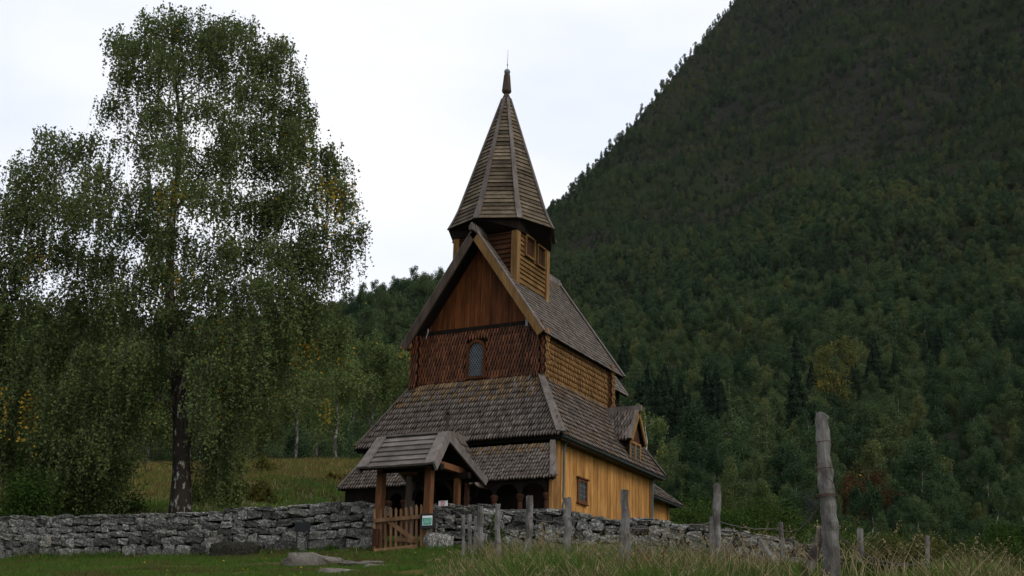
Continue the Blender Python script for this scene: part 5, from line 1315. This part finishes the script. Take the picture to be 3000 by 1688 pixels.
def scatter(n, lr, dr, seed, keep=None):
    r = np.random.default_rng(seed); d = np.sqrt(r.uniform(dr[0]**2, dr[1]**2, n)); ax = r.uniform(lr[0], lr[1], n); l = (ax-1500)/FPX*d*1.0
    h = height(l, d); P = np.stack([CAM.x+rgt.x*l+FH.x*d, CAM.y+rgt.y*l+FH.y*d, CAM.z+h], 1)
    if keep is not None: m = keep(ax, d, l); P = P[m]; ax = ax[m]; d = d[m]
    return P, ax, d
def grass_mat(name, cols): 
    m = leaf_mat(name, cols, trans=.3, rnd=.4, nscale=1.2); return m
M['g_green'] = grass_mat('grass_green', [(.040, .080, .012), (.062, .115, .020), (.085, .135, .028)])
M['g_dry'] = grass_mat('grass_dry', [(.18, .13, .065), (.30, .235, .13), (.42, .34, .21)])
M['g_gold'] = grass_mat('grass_gold', [(.11, .085, .028), (.18, .135, .042), (.24, .19, .07)])
M['g_straw'] = grass_mat('grass_straw', [(.24, .19, .10), (.40, .33, .20)])
M['g_rust'] = grass_mat('grass_rust', [(.075, .040, .024), (.13, .075, .04)])
M['g_olive'] = grass_mat('grass_olive', [(.06, .078, .02), (.10, .125, .035)])
def grass_obj(name, label, P, H, W_, lean, seed, mats, probs, segs=2):
    V, F, k = blades(P, H, W_, lean, seed, segs); r = np.random.default_rng(seed+1)
    cl_ = fbm(P[:, 0], P[:, 1], 77, 3, 1.6)+r.normal(size=len(P))*.8; qs = np.quantile(cl_, np.cumsum(probs)[:-1]); mi = np.repeat(np.searchsorted(qs, cl_), k)
    o = link(name, mesh_np(name, V, F, mats, mi)); return tag(o, label, 'grass', kind='stuff')
# trodden earth band
def band(u_, v_):      # u 0..1 along, v -1..1 across, photo line from the left foreground to the gate
    px = 330+u_*760; py = 1652-14*math.sin(u_*3.0)+v_*(9+7*math.sin(u_*3.1)+2.5*math.sin(u_*41)+1.5*math.sin(u_*97+v_)); d_ = np.interp(u_, [0, .5, 1], [27.6, 27.2, 26.8])-v_*.55*(1+.4*math.sin(u_*17))
    p_ = at_d(px, py, d_); p_.z = ground_h(p_)+.015*(1-abs(v_))-.003; return p_
nu = 90; V = [tuple(band(i/nu, v_)) for i in range(nu+1) for v_ in (-1, -.5, 0, .5, 1)]
F = [(i*5+j, i*5+j+1, (i+1)*5+j+1, (i+1)*5+j) for i in range(nu) for j in range(4)]
mp_m, mp_t, mp_b = mat_base('trodden_earth'); nn_ = noise(mp_t, 6, 6, .7, coord='World')
lnk(mp_t, mixcol(mp_t, nn_, (.045, .03, .018), (.13, .085, .052)), mp_b.inputs['Base Color']); mp_b.inputs['Roughness'].default_value = 1; mp_b.inputs['Specular IOR Level'].default_value = 0; bump(mp_t, mp_b, nn_, .8, .04)
tag(link('path', mesh_np('path', np.array(V), F, mp_m, smooth=True)), kind='structure')
P, ax, d = scatter(190000, (-100, 1420), (20, 36), 1, lambda a, d, l: (fbm(l*1.3, d*1.3, 8, 3, 1.0) > -.9) & ~((np.abs(d-27.1) < .45) & (a > 330) & (a < 1090) & (np.random.default_rng(6).uniform(0, 1, len(a)) < .75)))
r = np.random.default_rng(3); grass_obj('short_grass', 'short green turf with bare brown patches before the stone wall', P, np.abs(r.uniform(.03, .10, len(P))*(1+.6*fbm(P[:, 0], P[:, 1], 61, 3, 1.4)))+.01, .016, .5, 2, [M['g_green'], M['g_olive'], M['g_rust']], [.60, .28, .12], 1)
# meadow grass
P, ax, d = scatter(40000, (-100, 1120), (38, 58), 44); r = np.random.default_rng(45)
grass_obj('churchyard_grass', 'green grass behind the left stone wall at the foot of the meadow', P, r.uniform(.12, .3, len(P)), .03, .5, 46, [M['g_green'], M['g_olive'], M['g_dry']], [.62, .26, .12], 1)
P, ax, d = scatter(60000, (-100, 1120), (54, 92), 4); r = np.random.default_rng(5)
grass_obj('meadow_grass', 'dry golden and green grass on the meadow slope left of the church', P, r.uniform(.15, .45, len(P)), .045, .5, 6, [M['g_olive'], M['g_gold'], M['g_dry'], M['g_rust']], [.42, .38, .04, .16], 1)
# taller tufts at the foot of the walls
def foot(line, n, seed, w0, w1):
    r = np.random.default_rng(seed); xs = r.uniform(line[0][0], line[-1][0], n); P = []
    for x in xs:
        y, d_ = interp_line(line, x); p_ = at_d(x, y, d_-abs(r.normal())*.28-.02); p_.z = ground_h(p_); P.append(tuple(p_))
    P = np.array(P); k = fbm(P[:, 0]*2.2, P[:, 1]*2.2, 13, 3, 1.0); P = P[k > -.2]
    return P, r.uniform(w0, w1, len(P))
P1, H1 = foot(WALL_L, 5200, 51, .06, .24); P2, H2 = foot(WALL_R[:3], 900, 52, .1, .35)
grass_obj('wall_foot_grass', 'taller green tufts growing along the foot of the stone walls', np.concatenate([P1, P2]), np.concatenate([H1, H2]), .016, .5, 53, [M['g_green'], M['g_olive'], M['g_dry']], [.55, .33, .12])
# tall grass bank on the right
def kp(a, d, l):
    edge = 1270+np.clip((26-d), 0, 10)*2+fbm(d*2, a*.01, 6, 2)*14
    return (a > edge)
P, ax, d = scatter(110000, (1270, 3100), (11.5, 26.3), 7, kp); r = np.random.default_rng(8)
fadeh = np.clip((ax-1270)/220, .25, 1)*np.interp(ax, [2050, 2200, 2600, 2800], [1, .6, .6, .9]); hgt = r.uniform(.15, .50, len(P))*fadeh*(1+.42*fbm(P[:, 0], P[:, 1], 15, 3, 1.9))
grass_obj('tall_grass', 'tall uncut green, straw and rusty grass on the bank right of the gate', P, np.abs(hgt)+.06, .014, .45, 9, [M['g_green'], M['g_olive'], M['g_dry'], M['g_rust']], [.46, .26, .12, .16])
# straw stalks with seed heads
P, ax, d = scatter(2000, (1300, 3100), (11.5, 25), 17, kp); r = np.random.default_rng(18)
hh = r.uniform(.45, .95, len(P))*np.clip((ax-1200)/300, .4, 1); V, F, k = blades(P, hh, .009, .5, 19); n_ = len(P)
tips = V.reshape(n_, -1, 3)[:, -1]; mid = V.reshape(n_, -1, 3)[:, 3]; dirn = tips-mid; sel = np.random.default_rng(4).uniform(0, 1, n_) < .35; tips = tips[sel]; dirn = dirn[sel]; HC = np.concatenate([tips-dirn*f for f in (0, .05, .1, .15, .2, .25)])
V2_, F2_ = leaf_quads(HC+np.random.default_rng(2).normal(size=HC.shape)*.006, .028, None, 3, .5)
Vt = np.concatenate([V, V2_]); Fl = [tuple(f) for f in F.tolist()]+[tuple(f) for f in (F2_+len(V)).tolist()]
o = link('grass_stalks', mesh_np('grass_stalks', Vt, Fl, [M['g_straw']])); tag(o, 'thin straw coloured seed stalks standing above the tall grass', 'grass', kind='stuff')
# tufts along the foot of the left wall
# ------------------------------------------------------------------ shrubs
def shrub(px, py, d, wpx, hpx, n, size, mat, label, seed, name='shrub', group=None, stems=9):
    b_ = at_d(px, py, d); b_.z = ground_h(b_); mp_ = d/FPX/cos(PITCH); R = wpx/2*mp_; H = max(.3, at_d(px, py-hpx, d).z-b_.z); r = np.random.default_rng(seed)
    root = empty(name, b_); tag(root, label, 'shrub', group)
    nl = 16; lb = np.stack([r.uniform(-.75, .75, nl)*R, r.uniform(-.7, .7, nl)*R, H*r.uniform(.25, .9, nl)], 1); lr_ = r.uniform(.22, .4, nl)*min(R, H)
    lb[:, 2] *= 1-.5*(np.hypot(lb[:, 0], lb[:, 1])/R)**2
    ix = r.integers(0, nl, n); dv = r.normal(size=(n, 3)); C = lb[ix]+dv*lr_[ix][:, None]*.55; C[:, 2] = np.abs(C[:, 2])
    V, F = leaf_quads(C, size, None, seed); o = link('foliage', mesh_np('foliage', V, F, mat), root); tag(o, kind='stuff')
    mb = MB()
    for q in lb[:stems]: mb.tube([(0, 0, -.1), tuple(q*np.array([.4, .4, .6])), tuple(q)], [.018, .012, .005], 4)
    mb.build('stems', [M['bark_thin']], root); return root
shrub(2640, 1720, 21, 260, 150, 11000, .045, M['shrub_leaf'], 'yellowing autumn bush at the bottom right beyond the giant gatepost', 1)
shrub(2860, 1740, 22, 260, 140, 10000, .045, M['shrub_leaf'], 'yellow green bush at the far right corner', 2)
shrub(2620, 1640, 23, 90, 110, 2600, .045, M['shrub_green'], 'small yellow green sapling above the autumn bush at bottom right', 3)
shrub(1447, 1590, 25.5, 60, 100, 500, .06, M['shrub_green'], 'little green sapling growing against the wall behind the fence posts', 4)
shrub(2480, 1740, 15, 150, 130, 3500, .04, M['shrub_green'], 'green weeds growing at the right side of the giant gatepost', 5)
shrub(640, 1500, 44, 150, 110, 3000, .10, M['shrub_leaf'], 'brown green bush in the meadow right behind the wall near the birch trunk', 6)
shrub(760, 1480, 50, 110, 70, 2000, .10, M['shrub_leaf'], 'low brownish bush in the meadow right of the birch trunk', 7)
shrub(720, 1390, 66, 180, 60, 2600, .14, M['shrub_leaf'], 'wide tawny bush higher on the meadow slope', 8)
shrub(960, 1450, 58, 120, 60, 1600, .12, M['shrub_leaf'], 'tawny bush beside the left end of the church gallery roof', 9)
shrub(60, 1590, 36.5, 280, 250, 12000, .075, M['shrub_green'], 'dark green bush behind the wall at the far left', 10)
shrub(260, 1580, 39.5, 240, 230, 11000, .075, M['shrub_green'], 'dark green bush behind the wall left of the birch trunk', 12)
shrub(2180, 1690, 36, 280, 120, 9000, .07, M['shrub_leaf'], 'rusty bush behind the right end of the stone wall', 13)
shrub(2450, 1700, 38, 300, 140, 9000, .07, M['shrub_green'], 'dark green bush behind the giant gatepost', 14)
shrub(2015, 1560, 58, 260, 110, 9000, .10, M['shrub_green'], 'dark green thicket just right of the low chancel roof', 21)
shrub(2270, 1580, 56, 260, 120, 9000, .10, M['shrub_green'], 'dark green thicket behind the slim pole at the forest foot', 22)
shrub(2130, 1590, 54, 240, 110, 8000, .10, M['shrub_green'], 'dark green thicket behind the tall split fence post', 23)
shrub(2960, 1660, 46, 260, 130, 8000, .10, M['shrub_green'], 'dark green thicket at the far right edge of the forest foot', 24)
# seed head plume
shrub(1585, 1550, 24, 40, 60, 400, .035, M['g_dry'], 'dry beige flower plume beside the post before the dark arcade', 15, 'dry_plume')
# fallen leaves
P, ax, d = scatter(60, (240, 1250), (22.5, 29.5), 27); P[:, 2] += .05
V, F = leaf_quads(P, .06, np.tile([0, 0, 1.], (len(P), 1)), 3); o = link('fallen_leaves', mesh_np('fallen_leaves', V, F, M['birch_yellow'])); tag(o, 'yellow birch leaves scattered on the turf', 'leaves', kind='stuff')
print('objects', len(bpy.data.objects))

# ------------------------------------------------------------------ air
hz = MB().box((-3400, -3400, -160), (3400, 3400, 1500)).build('haze', [])
m = bpy.data.materials.new('haze'); m.use_nodes = True; t = m.node_tree; t.nodes.clear()
o_ = N(t, 'ShaderNodeOutputMaterial'); v_ = N(t, 'ShaderNodeVolumePrincipled'); v_.inputs['Color'].default_value = (.80, .87, 1.0, 1); v_.inputs['Density'].default_value = .000012
lnk(t, v_.outputs[0], o_.inputs['Volume']); hz.data.materials.append(m); tag(hz, 'thin blue grey air over the valley', 'haze', kind='stuff')
